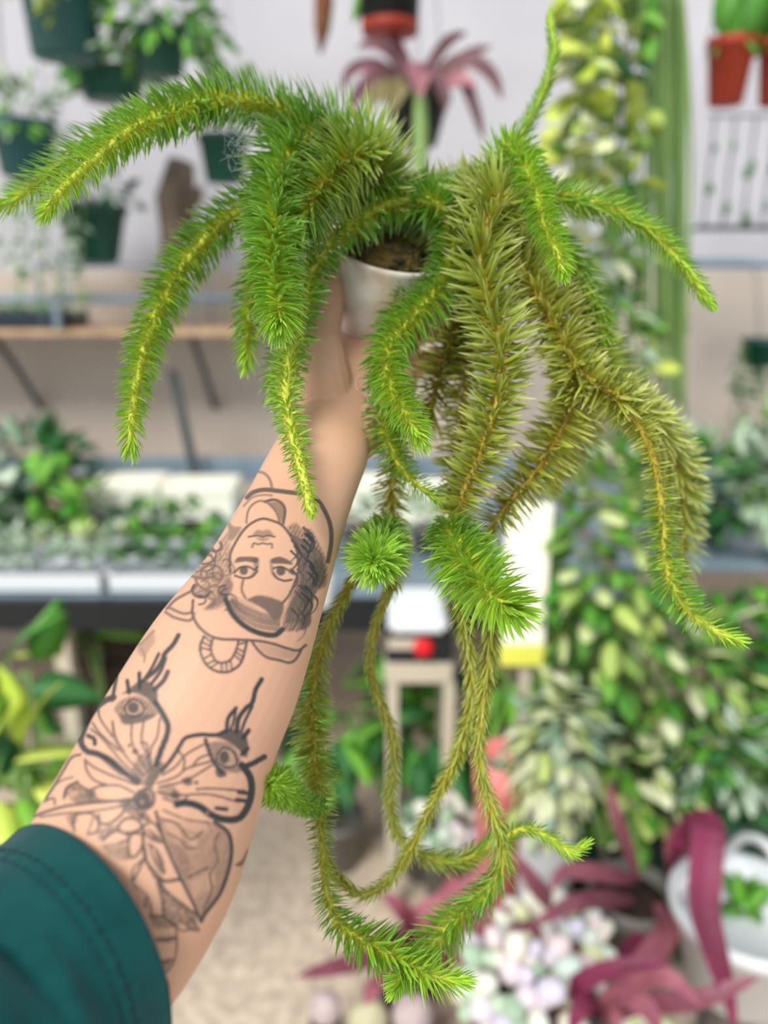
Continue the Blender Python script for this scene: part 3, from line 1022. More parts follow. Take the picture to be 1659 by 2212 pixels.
def fern_stem(pts, d, hw, youth, dens=1.0, ang=(70,), curl=0.25, rad=(1.5, 0.9), root=None, nw=1.0):
    """pts: image points along the stem, d depth, hw needle reach in pixels, youth 0 olive .. .5 green .. 1 fresh tip"""
    global NEEDLE_COUNT
    n = len(pts)
    u = np.linspace(0, 1, n)
    dd = interp(d, u)
    c = [tuple(P(x, y, k)) for (x, y), k in zip(pts, dd)]
    if root:
        c = [tuple(P(*r)) for r in root] + c
    c = catmull(c, 0.0016)
    m = len(c)
    T, N, B = frames(c)
    seg = np.linalg.norm(np.diff(c, axis=0), axis=1)
    s = np.concatenate([[0], np.cumsum(seg)])
    L = s[-1]
    uu = s / L
    rel = c - np.array(CAM)
    dep = rel @ np.array(FW)
    reach = interp(hw, uu) * dep / FPX
    yo = interp(youth, uu)
    # stem
    rr = interp(rad, uu) * 1e-3
    rr[-3:] *= (0.8, 0.5, 0.2)
    tv, tf = tube(c, rr, 8)
    st = mesh_obj('stem', tv, tf, M['needles'], fern, base=Vector(c[0]))
    ca = st.data.color_attributes.new('grow', 'FLOAT_COLOR', 'POINT')
    arr = np.zeros((m, 8, 4), dtype=np.float32)
    arr[:, :, 0] = 0.02
    arr[:, :, 1] = rng.random((m, 8)) * 0.5 + 0.15
    arr[:, :, 2] = yo[:, None]
    arr[..., 3] = 1
    ca.data.foreach_set('color', arr.ravel())
    # needles
    cnt = int(L * 3300 * dens)
    sq = np.sort((np.arange(cnt) + 0.5) / cnt * L + rng.normal(0, 0.0004, cnt))
    sq = np.clip(sq, 0, L * 0.9999)
    ii = np.searchsorted(s, sq) - 1
    ii = np.clip(ii, 0, m - 2)
    fr = ((sq - s[ii]) / (seg[ii] + 1e-12))[:, None]
    base = c[ii] * (1 - fr) + c[ii + 1] * fr
    t_, n_, b_ = T[ii], N[ii], B[ii]
    phi = np.arange(cnt) * 2.39996 + rng.normal(0, 0.25, cnt)
    radial = n_ * np.cos(phi)[:, None] + b_ * np.sin(phi)[:, None]
    tang = -n_ * np.sin(phi)[:, None] + b_ * np.cos(phi)[:, None]
    us = sq / L
    al = np.radians(interp(ang, us) + rng.normal(0, 6, cnt))
    tipf = np.clip((us - (1 - 0.022 / L)) / (0.022 / L), 0, 1)     # close up around the growing tip
    al = al * (1 - 0.72 * tipf)
    ln = np.interp(sq, s, reach) / np.maximum(np.sin(np.clip(al, 0.5, 2.6)), 0.62) * rng.uniform(0.82, 1.1, cnt)
    ln *= 1 - 0.35 * tipf
    dirv = t_ * np.cos(al)[:, None] + radial * np.sin(al)[:, None] + tang * rng.normal(0, 0.08, cnt)[:, None]
    dirv /= np.linalg.norm(dirv, axis=1)[:, None]
    base = base + radial * (np.interp(sq, s, rr)[:, None] * 0.7)
    side = np.cross(dirv, radial)
    bad = np.linalg.norm(side, axis=1) < 0.05
    side[bad] = tang[bad]
    side /= np.linalg.norm(side, axis=1)[:, None]
    nor = np.cross(side, dirv)
    wd = nw * 0.00105 * rng.uniform(0.8, 1.2, cnt) * np.clip(np.interp(sq, s, reach) / 0.015, 0.6, 1.15)
    bend = t_ * (curl * ln)[:, None]
    V = np.zeros((cnt, 10, 3))
    for k, (tt, ww) in enumerate(((0.0, 0.75), (0.33, 1.0), (0.7, 0.72))):
        p = base + dirv * (ln * tt)[:, None] + bend * tt * tt
        V[:, k * 3 + 0] = p - side * (wd * ww)[:, None] + nor * (wd * ww * 0.35)[:, None]
        V[:, k * 3 + 1] = p - nor * (wd * ww * 0.25)[:, None]
        V[:, k * 3 + 2] = p + side * (wd * ww)[:, None] + nor * (wd * ww * 0.35)[:, None]
    V[:, 9] = base + dirv * ln[:, None] + bend
    fq = np.array([(0, 1, 4, 3), (1, 2, 5, 4), (3, 4, 7, 6), (4, 5, 8, 7)])
    ft = np.array([(6, 7, 9), (7, 8, 9)])
    off = (np.arange(cnt) * 10)[:, None, None]
    quads = (fq[None] + off).reshape(-1, 4)
    tris = (ft[None] + off).reshape(-1, 3)
    org = np.array(tuple(Vector(c[0])))
    me = bpy.data.meshes.new('needles')
    me.vertices.add(cnt * 10)
    me.vertices.foreach_set('co', (V.reshape(-1, 3) - org).astype(np.float32).ravel())
    loops = np.concatenate([quads.ravel(), tris.ravel()])
    me.loops.add(len(loops))
    me.loops.foreach_set('vertex_index', loops.astype(np.int32))
    starts = np.concatenate([np.arange(len(quads)) * 4, len(quads) * 4 + np.arange(len(tris)) * 3])
    me.polygons.add(len(quads) + len(tris))
    me.polygons.foreach_set('loop_start', starts.astype(np.int32))
    me.update(calc_edges=True)
    me.validate()
    me.polygons.foreach_set('use_smooth', [True] * len(me.polygons))
    ca = me.color_attributes.new('grow', 'FLOAT_COLOR', 'POINT')
    col = np.zeros((cnt, 10, 4), dtype=np.float32)
    col[:, :, 0] = np.array([0, 0, 0, .33, .33, .33, .7, .7, .7, 1])[None]
    col[:, :, 1] = rng.random(cnt)[:, None]
    col[:, :, 2] = np.clip(interp(youth, us) + 0.35 * tipf * (interp(youth, us) > .3), 0, 1)[:, None]
    col[:, :, 3] = 1
    ca.data.foreach_set('color', col.ravel())
    me.materials.append(M['needles'])
    o = bpy.data.objects.new('needles', me)
    COL.objects.link(o)
    o.parent = st
    o['kind'] = 'stuff'
    NEEDLE_COUNT += cnt
    return st


R0a = [(836, 575, .560), (815, 480, .565)]
R0b = [(845, 575, .560), (900, 480, .565)]
R0c = [(850, 575, .562), (960, 470, .570)]
S = fern_stem
# --- left crown
S([(760, 370), (700, 300), (640, 252), (560, 226), (470, 216), (380, 240), (290, 280), (205, 345), (140, 405), (95, 462)], (.540, .525, .510, .485, .455, .440, .425), (70, 75, 72, 62, 60, 50, 32), (.4, .4, .5, .6, .8, .95), 1.15, (62, 70, 66), .10, (2.4, 3.2, 2.2), R0a)
S([(470, 225), (390, 232), (300, 262), (200, 312), (110, 375), (40, 425), (-15, 448)], (.490, .490, .486, .478), (50, 58, 48, 34), (.5, .6, .9), 1.0, (66, 60), .10, (2.2, 1.8))
S([(740, 390), (650, 370), (570, 425), (490, 475), (415, 550), (358, 640), (318, 735), (295, 830), (285, 910), (282, 975)], (.540, .520, .505, .490, .470, .450, .440), (70, 66, 62, 60, 58, 46, 32), (.4, .5, .55, .7, .8), 1.2, (62, 68, 64), .08, (2.4, 3.2, 2.2), R0a)
S([(760, 330), (690, 290), (630, 330), (602, 410), (592, 500), (592, 590), (600, 660), (603, 705)], (.535, .515, .490, .462, .440, .425), (100, 108, 98, 84, 72, 52), (.42, .5, .55, .7, .85), 1.6, (58, 62, 60), .05, (2.2, 3.0, 2.0), R0a)
S([(815, 395), (800, 335), (765, 335), (715, 380), (675, 430), (650, 490)], (.530, .505, .485, .475), (66, 100, 96, 70), (.12, .2, .26, .4), 1.4, (56, 60), .05, (1.7, 1.4), R0a)
S([(960, 445), (890, 432), (820, 448), (755, 490), (700, 535), (665, 600), (648, 680), (632, 760), (618, 840), (626, 910), (645, 985), (662, 1060), (674, 1112)], (.530, .520, .505, .490, .470, .445, .420, .405), (60, 72, 66, 62, 58, 50, 44, 36, 16), (.42, .48, .6, .55, .6, .75, .85), .95, (60, 66, 80, 88, 70), .06, (2.2, 3.0, 3.0, 2.4), R0c)
S([(590, 540), (556, 590), (538, 660), (535, 730), (530, 790)], (.520, .500, .488), (40, 48, 44, 32), (.45, .6, .8), 1.0, (62, 60), .1, (1.4, 1.0))
S([(680, 560), (648, 640), (625, 720), (600, 790), (590, 850)], (.520, .510, .500), (50, 52, 40), (.45, .5), .8, (66,), .1, (1.4, 1.0))
# --- middle
S([(930, 430), (975, 490), (972, 570), (935, 640), (880, 700), (838, 755), (843, 830), (878, 895), (908, 950)], (.530, .510, .490, .470, .450, .430), (60, 66, 62, 58, 60, 56, 40), (.38, .45, .55, .6, .8, .95), 1.15, (56, 62, 60), .08, (2.2, 2.8, 2.2), R0b)
S([(900, 560), (880, 620), (850, 690), (830, 760)], (.545, .530, .52), (50, 50, 40), (.42, .5), .9, (64,), .1, (1.4, 1.0))
S([(1075, 430), (1050, 490), (1040, 570), (1058, 660), (1080, 750), (1080, 840), (1058, 920), (1025, 1010), (995, 1080), (980, 1140), (985, 1180)], (.505, .490, .475, .470, .470, .475), (96, 104, 98, 92, 84, 70, 50), (.08, .1, .12, .06), 1.1, (52, 78, 92, 92, 80), -.12, (2.8, 2.8, 2.2), R0c, 1.05)
S([(965, 1125), (990, 1190), (1035, 1255), (1080, 1300), (1118, 1322)], (.465, .440, .420, .405), (56, 92, 88, 54), (.3, .85, .95, 1), 1.7, (70, 78, 62), .05, (2.6, 3.0, 2.2))
S([(1040, 540), (1010, 640), (975, 740), (945, 830), (925, 900)], (.540, .535, .530), (66, 74, 66), (.0, .04), 1.0, (76, 84), -.05, (1.9, 1.6), R0c)
S([(1035, 600), (1025, 700), (1010, 800), (1000, 900), (985, 1000), (975, 1080)], (.545, .535, .525), (66, 66, 52), (.0, .04), .9, (80, 84), -.05, (1.9, 1.6))
S([(1075, 470), (1110, 540), (1165, 640), (1212, 725), (1250, 800), (1318, 850), (1378, 915), (1414, 1000), (1428, 1090), (1434, 1170), (1446, 1250), (1490, 1320), (1545, 1362), (1602, 1386)], (.520, .495, .480, .475, .470, .465, .455), (80, 90, 92, 92, 84, 78, 60, 30, 44, 48, 26), (.02, .03, .05, .03, .05, .1, .5, .95), 1.0, (70, 86, 88, 86, 74), .02, (2.6, 2.8, 2.4, 2.2), R0c, 1.05)
S([(1246, 800), (1236, 870), (1205, 940), (1160, 1015), (1105, 1080), (1060, 1140), (1038, 1190)], (.485, .495, .500), (60, 78, 66, 40), (.02, .06), 1.0, (80, 84, 70), -.03, (2.0, 1.8))
S([(1120, 560), (1180, 620), (1250, 690), (1290, 760), (1320, 830), (1380, 880), (1430, 935)], (.530, .525, .520), (70, 76, 60), (.05, .08), .9, (76,), .05, (1.8, 1.4))
# --- right crown
S([(1090, 440), (1085, 370), (1118, 305), (1150, 245), (1178, 185), (1196, 115), (1190, 60), (1187, 25)], (.555, .545, .550, .555), (50, 44, 34, 24, 18, 13), (.35, .45, .6, .85), 1.0, (50, 40, 34), .05, (1.8, 1.8, 1.5), R0c)
S([(1070, 440), (1075, 360), (1105, 318), (1135, 360), (1158, 420), (1182, 490), (1204, 550), (1216, 592)], (.535, .515, .490, .470, .450), (60, 64, 56, 48, 42, 28), (.4, .55, .8, .95, 1), 1.5, (60, 66, 56), .05, (2.4, 3.2, 2.6), R0c)
S([(1080, 440), (1150, 425), (1240, 430), (1330, 456), (1408, 500), (1462, 556), (1505, 612), (1537, 660)], (.530, .515, .500, .490), (58, 58, 52, 42, 30, 20), (.35, .45, .6, .8, .95), 1.25, (56, 58, 46), .05, (2.4, 3.0, 2.4), R0c)
S([(1180, 500), (1230, 560), (1272, 630), (1296, 700), (1302, 765)], (.540, .530, .520), (46, 46, 38, 30), (.45, .6, .85), 1.2, (50, 44), .05, (1.6, 1.3))
S([(1150, 440), (1090, 405), (1030, 402), (985, 415)], (.560, .545, .520), (50, 50, 40), (.4, .6, .85), 1.3, (62, 56), .05, (1.6, 1.2))
S([(1130, 480), (1140, 540), (1160, 600)], (.525, .520), (70, 60), (.25, .3), 1.0, (66,), .05, (1.6, 1.2), R0c)
S([(1000, 470), (960, 430), (920, 425), (880, 450)], (.550, .545), (60, 56), (.25, .35), 1.1, (62,), .05, (1.6, 1.2), R0c)
# --- under the middle
S([(845, 770), (826, 850), (832, 930), (860, 1000), (905, 1050), (962, 1085)], (.500, .485, .475, .470), (52, 52, 48, 36, 16), (.5, .55, .65, .7), 1.2, (66, 80, 60), .0, (1.6, 1.6, 1.5))
S([(850, 860), (858, 960), (845, 1060), (848, 1130), (862, 1190), (856, 1250), (838, 1290)], (.520, .510, .500), (44, 50, 40, 26), (.0, .06, .04), 1.0, (70, 60), .0, (2.0, 1.8))
S([(838, 1130), (824, 1180), (812, 1205), (804, 1216)], (.490, .465, .440, .422), (46, 74, 72, 48), (.4, .85, 1), 2.4, (66, 62, 56), .0, (1.6, 1.2))
# --- long hanging loops
S([(820, 1150), (785, 1215), (748, 1280), (712, 1355), (684, 1440), (672, 1540), (680, 1640), (690, 1740), (696, 1840), (706, 1930), (728, 1990), (765, 2020), (830, 2055), (895, 2092), (950, 2112), (1003, 2118)], (.500, .490, .480, .475, .470, .455, .440, .430), (16, 17, 20, 36, 52, 52, 42, 26, 42, 68, 64, 34), (.03, .03, .06, .16, .2, .2, .25, .6, .85, 1), 1.2, (34, 40, 78, 84, 78, 66, 62), .0, (1.9, 2.2, 2.0, 1.3))
S([(692, 1745), (655, 1735), (620, 1712), (592, 1695), (572, 1690)], (.470, .440, .400, .368), (26, 34, 50, 42), (.5, .85, 1), 2.0, (62, 60), .0, (1.4, 1.1))
S([(845, 1260), (826, 1310), (806, 1370), (800, 1440), (818, 1510), (848, 1590), (850, 1660), (842, 1730), (858, 1800), (900, 1840), (960, 1860), (1020, 1848), (1072, 1810)], (.520, .525, .530, .530), (13, 13, 15, 18, 17, 20, 36, 32), (.02, .03, .06, .15, .4), 1.1, (32, 36, 60), .0, (2.2, 2.2, 1.8))
S([(1000, 1340), (1016, 1420), (1022, 1500), (1002, 1590), (965, 1680), (925, 1755), (885, 1840), (835, 1905), (785, 1932), (735, 1905), (700, 1850)], (.500, .505, .505, .495), (22, 26, 26, 18, 20, 20, 18), (.03, .05, .1), 1.1, (38, 50, 36), .0, (2.0, 2.1, 1.8))
S([(1062, 1340), (1054, 1440), (1040, 1540), (1036, 1640), (1055, 1730), (1082, 1810), (1080, 1880), (1030, 1945), (975, 1995), (930, 2050), (895, 2092)], (.495, .490, .485, .475, .455), (26, 26, 20, 20, 28, 34, 46, 64, 46), (.03, .05, .08, .12, .35, .7, .8), 1.2, (38, 44, 64), .0, (2.0, 2.1, 1.8))
S([(1080, 1830), (1110, 1798), (1150, 1792), (1195, 1815), (1230, 1838), (1268, 1822)], (.485, .475, .465), (26, 18, 20, 26, 20), (.4, .7, .9), 1.1, (48, 50), .0, (1.8, 1.8))
S([(890, 2095), (866, 2115), (850, 2140)], (.445, .435, .428), (30, 38, 28), (.5, .75, .9), 2.0, (62,), .0, (1.2, 1.0))
S([(1010, 1180), (1040, 1260), (1060, 1340), (1062, 1400)], (.505, .500), (40, 40, 34), (.05, .06), 1.0, (60,), .0, (1.8, 1.8))
S([(975, 1150), (985, 1230), (995, 1310), (1004, 1380)], (.505, .500), (40, 40, 30), (.05, .06), 1.0, (60,), .0, (1.8, 1.8))
# --- stems behind
S([(1242, 790), (1252, 870), (1240, 955), (1200, 1040)], (.478, .545, .590, .610), (80, 74, 50), (.05, .1), .8, (74,), .0, (1.8, 1.4))
S([(1330, 858), (1400, 900), (1448, 970), (1472, 1060), (1478, 1150), (1470, 1230)], (.472, .510, .560, .590, .600), (60, 66, 50), (.06, .1), .7, (74,), .0, (1.8, 1.4))
print('NEEDLES', NEEDLE_COUNT)

# cobweb fibres caught among the needles
M['web'] = mat('cobweb', (226, 232, 232), 0.6)
for (px, py, d, r, n) in ((500, 296, .495, 40, 22), (690, 475, .485, 30, 20), (812, 850, .465, 26, 22), (1130, 830, .50, 40, 18)):
    V, F = [], []
    for k in range(n):
        a = np.array([px, py]) + rng.normal(0, r * .5, 2)
        ps = [P(a[0], a[1], d)]
        for j in range(4):
            a = a + rng.normal(0, r * .45, 2)
            ps.append(P(a[0], a[1], d + rng.normal(0, .003)))
        v, f = tube(catmull([tuple(q) for q in ps], .003), .00005, 4)
        o_ = len(V)
        V += list(v)
        F += [tuple(x + o_ for x in t) for t in f]
    w = mesh_obj('cobweb_fibres', V, F, M['web'], fern)
    w['kind'] = 'stuff'

# ------------------------------------------------------------------ leaves and pots for the greenhouse behind
def leaf_mesh(name, m, shape='ovate', width=0.45, curl=0.25, cup_=0.15, n=5):
    """unit-length leaf along +Y, face up +Z"""
    me = bpy.data.meshes.new(name)
    V, F = [], []
    for i in range(n + 1):
        t = i / n
        if shape == 'ovate':
            w = math.sin(math.pi * min(1, t ** 0.75 * 0.97 + 0.03)) ** 0.8
        elif shape == 'round':
            w = math.sqrt(max(0.0, 1 - (2 * t - 1) ** 2)) * 0.98 + 0.02
        elif shape == 'strap':
            w = min(1, 0.55 + t * 1.6) * (1 - t ** 5) ** 0.7 + 0.02
        else:
            w = math.sin(math.pi * (0.05 + 0.95 * t)) ** 0.6
        w = max(w, 0.03) * width / 2
        z = -curl * t * t
        y = t * (1 - 0.18 * abs(curl) * t)
        V += [(-w, y, z + cup_ * w), (0, y, z), (w, y, z + cup_ * w), (0, y, z - 0.012)]
    for i in range(n):
        a, b = i * 4, (i + 1) * 4
        F += [(a, a + 1, b + 1, b), (a + 1, a + 2, b + 2, b + 1), (a + 3, a, b, b + 3), (a + 2, a + 3, b + 3, b + 2)]
    me.from_pydata(V, [], F)
    me.polygons.foreach_set('use_smooth', [True] * len(F))
    me.materials.append(m)
    return me


def bead_mesh(name, m, asp=1.0):
    bm_ = bmesh.new()
    bmesh.ops.create_icosphere(bm_, subdivisions=2, radius=0.5)
    for v_ in bm_.verts:
        v_.co.y = v_.co.y * asp + 0.5 * asp
        if v_.co.y > 0.8 * asp:
            v_.co.y += 0.06
    me = bpy.data.meshes.new(name)
    bm_.to_mesh(me)
    bm_.free()
    me.polygons.foreach_set('use_smooth', [True] * len(me.polygons))
    me.materials.append(m)
    return me


_LM = {}


def LM(shape, mk, width=0.45, curl=0.25):
    key = (shape, mk, width, curl)
    if key not in _LM:
        _LM[key] = bead_mesh('bead', M[mk], width) if shape == 'bead' else leaf_mesh('leaf', M[mk], shape, width, curl)
    return _LM[key]


def put_leaf(parent, me, pos, d, length, up=(0, 0, 1), name='leaf', spin=0.0):
    o = bpy.data.objects.new(name, me)
    COL.objects.link(o)
    o.parent = parent
    y = Vector(d).normalized()
    x = y.cross(Vector(up))
    if x.length < 0.05:
        x = y.cross(Vector((1, 0, 0)))
    x.normalize()
    z = x.cross(y)
    R = Matrix((x, y, z)).transposed().to_4x4()
    o.matrix_local = Matrix.Translation(Vector(pos) - origin(parent)) @ R @ Matrix.Rotation(spin, 4, 'Y') @ Matrix.Scale(length, 4)
    return o


def rdir(zmin=-1.0, zmax=1.0):
    a = random.uniform(0, 2 * math.pi)
    z = random.uniform(zmin, zmax)
    r = math.sqrt(max(0, 1 - z * z))
    return Vector((r * math.cos(a), r * math.sin(a), z))


def pot_geo(c, rb, rt, h, seg=28):
    t = max(0.002, rt * 0.05)
    return lathe([(rb * .9, 0), (rb, h * .02), (rt * .97, h * .84), (rt * 1.05, h * .85), (rt * 1.06, h), (rt * .98, h), (rt * .94, h * .9)], c, seg)


def potted(label, cat, px, ytop, ybot, wpx, Y, pm, hang=False, taper=0.75, name='potted_plant', group=None):
    """an upright pot whose silhouette covers the given pixels at distance Y"""
    b = PY(px, ybot, Y)
    t = PY(px, ytop, Y)
    rt = wpx * msize(px, ytop, Y) / 2
    h = t.z - b.z
    th = empty(name, b, label, cat, group)
    v_, f_ = pot_geo(b, rt * taper, rt, h)
    mesh_obj('pot', v_, f_, pm, th)
    v_, f_ = lathe([(rt * .5, h * .80), (rt * .93, h * .82), (rt * .93, h * .87), (rt * .4, h * .885)], b, 20)
    mesh_obj('soil', v_, f_, M['soil'], th)
    if hang:
        zt = RAILZ
        yr = 1.55 if Y < 1.95 else 2.35
        hook = Vector((b.x, yr, zt + 0.018))
        for k in range(3):
            a = 2 * math.pi * k / 3 + 0.5
            e = b + Vector((rt * 1.02 * math.cos(a), rt * 1.02 * math.sin(a), h * .96))
            mid = Vector((b.x, b.y, (e.z + zt) / 2 + (zt - e.z) * .3))
            mesh_obj('hanger_wire', *tube([e, e.lerp(mid, .5), mid, mid.lerp(hook, .7), hook], 0.0014, 6), M['darkmetal'], th)
    th['top_z'] = t.z
    return th, b + Vector((0, 0, h * .88)), rt, h


def bush(th, c, rx, rz, n, me_list, size, zmin=-0.3, droop=0.3, ry=None):
    for k in range(n):
        d = rdir(zmin, 1)
        rr = random.uniform(.35, 1) ** .6
        ry_ = rx if ry is None else ry
        p = Vector(c) + Vector((d.x * rx * rr, d.y * ry_ * rr, d.z * rz * rr))
        dd = (d + Vector((0, 0, -droop)) + rdir() * .5)
        put_leaf(th, random.choice(me_list), p, dd, size * random.uniform(.7, 1.25), up=(d + Vector((0, 0, .6)) + rdir() * .4))
    for k in range(6):
        d = rdir(.1, 1)
        e = Vector(c) + Vector((d.x * rx * .7, d.y * rx * .7, d.z * rz * .7))
        b0 = Vector(c) + Vector((0, 0, -rz * .15))
        mesh_obj('stem', *tube([b0, b0.lerp(e, .5) + Vector((0, 0, .01)), e], 0.0022, 5), M['lf_thin'], th)


def strand(th, pts, me_list, size, spacing, rad=0.0018, out=0.9, down=0.35):
    c = catmull([tuple(q) for q in pts], 0.012)
    mesh_obj('stem', *tube(c[::2] if len(c) > 6 else c, rad, 5), M['lf_thin'], th)
    s_ = 0.0
    for i in range(1, len(c)):
        s_ += np.linalg.norm(c[i] - c[i - 1])
        if s_ > spacing:
            s_ = 0
            a = random.uniform(0, 6.283)
            d = Vector((math.cos(a) * out, math.sin(a) * out, -down + random.uniform(-.4, .4)))
            put_leaf(th, random.choice(me_list), c[i], d, size * random.uniform(.7, 1.2), up=rdir(.2, 1))


# ---- left side: hanging pots
LB, LG, LD, LS, LP_, LL = [[LM('ovate', k, .5, .25), LM('ovate', k, .62, .1)] for k in ('lf_bright', 'lf_green', 'lf_dark', 'lf_sage', 'lf_pale', 'lf_lime')]
LT = [LM('ovate', 'lf_teal', .5, .2)]

th, c, rt, h = potted('large teal green hanging pot cut by the top left edge of the picture', 'plant', 143, -60, 128, 165, 2.3, M['tealpot'], True, .86, 'hanging_planter')
bush(th, c, rt * .9, .10, 26, LB + LS, .06)
for k in range(3):
    p0 = c + Vector((-.02 + .02 * k, -rt * 1.0, .03))
    strand(th, [p0, p0 + Vector((0, -.03, -.04)), p0 + Vector((.005, -.035, -.12 - .02 * k))], LL, .05, .022)
th, c, rt, h = potted('bushy bright green plant in a hanging pot beside the teal hanging pot', 'plant', 352, 62, 165, 112, 2.35, M['greenpot'], True, .8, 'hanging_planter')
bush(th, c + Vector((0, 0, .03)), .17, .13, 150, LB + LG + LG + LD, .062, -.7)
bush(th, c + Vector((-.13, -.04, -.03)), .06, .07, 26, LS, .036, -.8)
th, c, rt, h = potted('dark green pot with dense foliage under the bushy hanging plant', 'plant', 245, 152, 220, 150, 2.56, M['greenpot'], True, .8, 'hanging_planter')
bush(th, c, .15, .07, 60, LD + LG, .05, -.5)
th, c, rt, h = potted('teal green pot at the left edge behind the longest fern arm', 'plant', 62, 262, 382, 135, 2.5, M['tealpot'], True, .82, 'hanging_planter')
bush(th, c + Vector((0, 0, .02)), .14, .12, 80, LS + LG, .05, -.5)
th, c, rt, h = potted('dark green pot with pale airy foliage right of the brown bark', 'plant', 488, 292, 396, 108, 2.55, M['greenpot'], True, .78, 'hanging_planter')
bush(th, c + Vector((.04, 0, .10)), .13, .08, 46, LS + LB, .045, -.5)
th, c, rt, h = potted('dark green tapered pot on the upper shelf, leaves dark and sparse', 'plant', 215, 445, 568, 132, 2.72, M['greenpot'], False, .62, 'potted_plant')
bush(th, c + Vector((.02, 0, .04)), .12, .08, 60, LD + LD + LT, .05, -.3)
bark = empty('bark_slab', PY(385, 570, 2.8), 'greyish brown slab of cork bark standing behind the pots', 'bark')
v, f = tube([PY(392, 572, 2.8), PY(385, 500, 2.8), PY(378, 430, 2.8), PY(392, 350, 2.82)], [.07, .06, .065, .045], 14)
mesh_obj('slab', v, f, M['bark'], bark)
mesh_obj('knot', *tube([PY(400, 450, 2.74), PY(425, 425, 2.7), PY(432, 405, 2.69)], [.03, .022, .012], 10), M['bark'], bark)

# upper shelf on the wall
szf = PY(200, 712, 2.66)
szb = szf.z
shelf = empty('wooden_shelf', Vector((-1.1, 2.9, szb - .02)), 'pale wooden wall shelf with a steel rail at the upper left', 'shelf')
x0, x1 = -2.6, PY(560, 712, 2.66).x
mesh_obj('board', *boxg(x0, x1, 2.66, WALLY - .004, szb - .022, szb, .003), M['wood'], shelf, False)
rail = PY(300, 645, 2.66)
mesh_obj('rail', *tube([(x0, 2.665, rail.z), ((x0 + x1) / 2, 2.665, rail.z), (x1, 2.665, rail.z)], .013, 10), M['steel'], shelf)
for q in (x0 + .8, x0 + 1.5, x1 - .02):
    mesh_obj('rail_post', *boxg(q - .01, q + .01, 2.658, 2.674, szb - .001, rail.z + .01), M['steel'], shelf, False)
for q in (-1.34, -.66):
    mesh_obj('shelf_bracket', *tube([(q, 2.70, szb - .022), (q, 2.85, szb - .16), (q, WALLY - .004, szb - .32)], .012, 8), M['darkmetal'], shelf)
# raised wire deck for the tapered pot
dz = PY(215, 568, 2.72).z
deck = empty('wire_stand', Vector((PY(250, 600, 2.75).x, 2.78, szb)), 'pale steel wire stand raised on the wooden shelf', 'stand')
xa, xb = PY(90, 590, 2.75).x, PY(430, 590, 2.75).x
for k in range(9):
    yy = 2.69 + .03 * k
    mesh_obj('wire', *tube([(xa, yy, dz - .006), ((xa + xb) / 2, yy, dz - .006), (xb, yy, dz - .006)], .005, 6), M['steel'], deck)
for q in (xa + .01, xb - .01):
    for yy in (2.69, 2.93):
        mesh_obj('leg', *tube([(q, yy, dz - .008), (q, yy, (dz + szb) / 2), (q, yy, szb)], .005, 6), M['steel'], deck)

tr0 = PY(60, 706, 2.7)
tray = empty('plant_tray', Vector((tr0.x, 2.82, szb)), 'shallow navy tray holding pale rosettes at the left end of the shelf', 'tray')
tx0, tx1 = PY(-80, 690, 2.7).x, PY(132, 690, 2.7).x
mesh_obj('tray_base', *boxg(tx0, tx1, 2.69, 2.95, szb, szb + .008), M['navy'], tray, False)
for (a, b_, c_, d_) in ((tx0, tx1, 2.69, 2.698), (tx0, tx1, 2.942, 2.95), (tx0, tx0 + .008, 2.69, 2.95), (tx1 - .008, tx1, 2.69, 2.95)):
    mesh_obj('tray_side', *boxg(a, b_, c_, d_, szb, szb + .055), M['navy'], tray, False)
for k in range(4):
    q = Vector((tx0 + .06 + (tx1 - tx0 - .12) * k / 3, 2.80, szb + .03))
    r_ = empty('rosette_succulent', Vector((q.x, q.y, szb + .008)), 'pale sage rosette in the navy shelf tray, %s from the left' % ('first', 'second', 'third', 'last')[k], 'succulent', 'rosettes in the navy tray')
    for j in range(16):
        a = j * 2.4
        el = .2 + j * .07
        d = Vector((math.cos(a) * math.cos(el), math.sin(a) * math.cos(el), math.sin(el)))
        put_leaf(r_, LM('ovate', 'lf_sage', .5, -.15), q, d, .085 - j * .002, up=(0, 0, 1))
trail = empty('trailing_plant', PY(85, 372, 2.58), 'pale sage trailing plant draped down the wall below the left edge pot', 'plant')
for k in range(11):
    x = 10 + 17 * k
    y0 = 380 + random.uniform(0, 50)
    strand(trail, [PY(85 + (x - 85) * .4, 372, 2.58), PY(x, y0, 2.57), PY(x + random.uniform(-10, 10), y0 + 90, 2.58), PY(x + random.uniform(-16, 16), y0 + random.uniform(170, 270), 2.6)], LS + LS + LG, .045, .035)

# ---- left bench
BZ = PY(0, 1302, 1.76).z
bench = empty('greenhouse_bench', Vector((-.8, 2.3, 0)), 'long steel potting bench with a black front edge along the wall', 'bench')
bx0, bx1 = -2.6, .62
for k in range(12):
    yy = 1.80 + k * .078
    mesh_obj('top_slat', *boxg(bx0, bx1, yy, yy + .066, BZ - .02, BZ, .003), M['steel'], bench, False)
mesh_obj('front_edge', *boxg(bx0, bx1, 1.755, 1.792, BZ - .075, BZ + .002, .004), M['black'], bench, False)
rz0 = PY(300, 1012, 2.72).z
mesh_obj('back_rail', *boxg(bx0, bx1, 2.70, 2.73, rz0 - .045, rz0 + .045, .004), M['steel'], bench, False)
for q in (bx0 + .6, -.95, -.12, bx1 - .04):
    mesh_obj('back_post', *boxg(q - .018, q + .018, 2.705, 2.735, BZ - .02, rz0 + .03), M['steel'], bench, False)
legx = PY(122, 1330, 1.80).x
for q in (legx, bx0 + .3, bx1 - .03):
    for yy in (1.80, 2.68):
        mesh_obj('leg', *boxg(q - .02, q + .02, yy, yy + .04, 0, BZ - .02), M['beige'], bench, False)
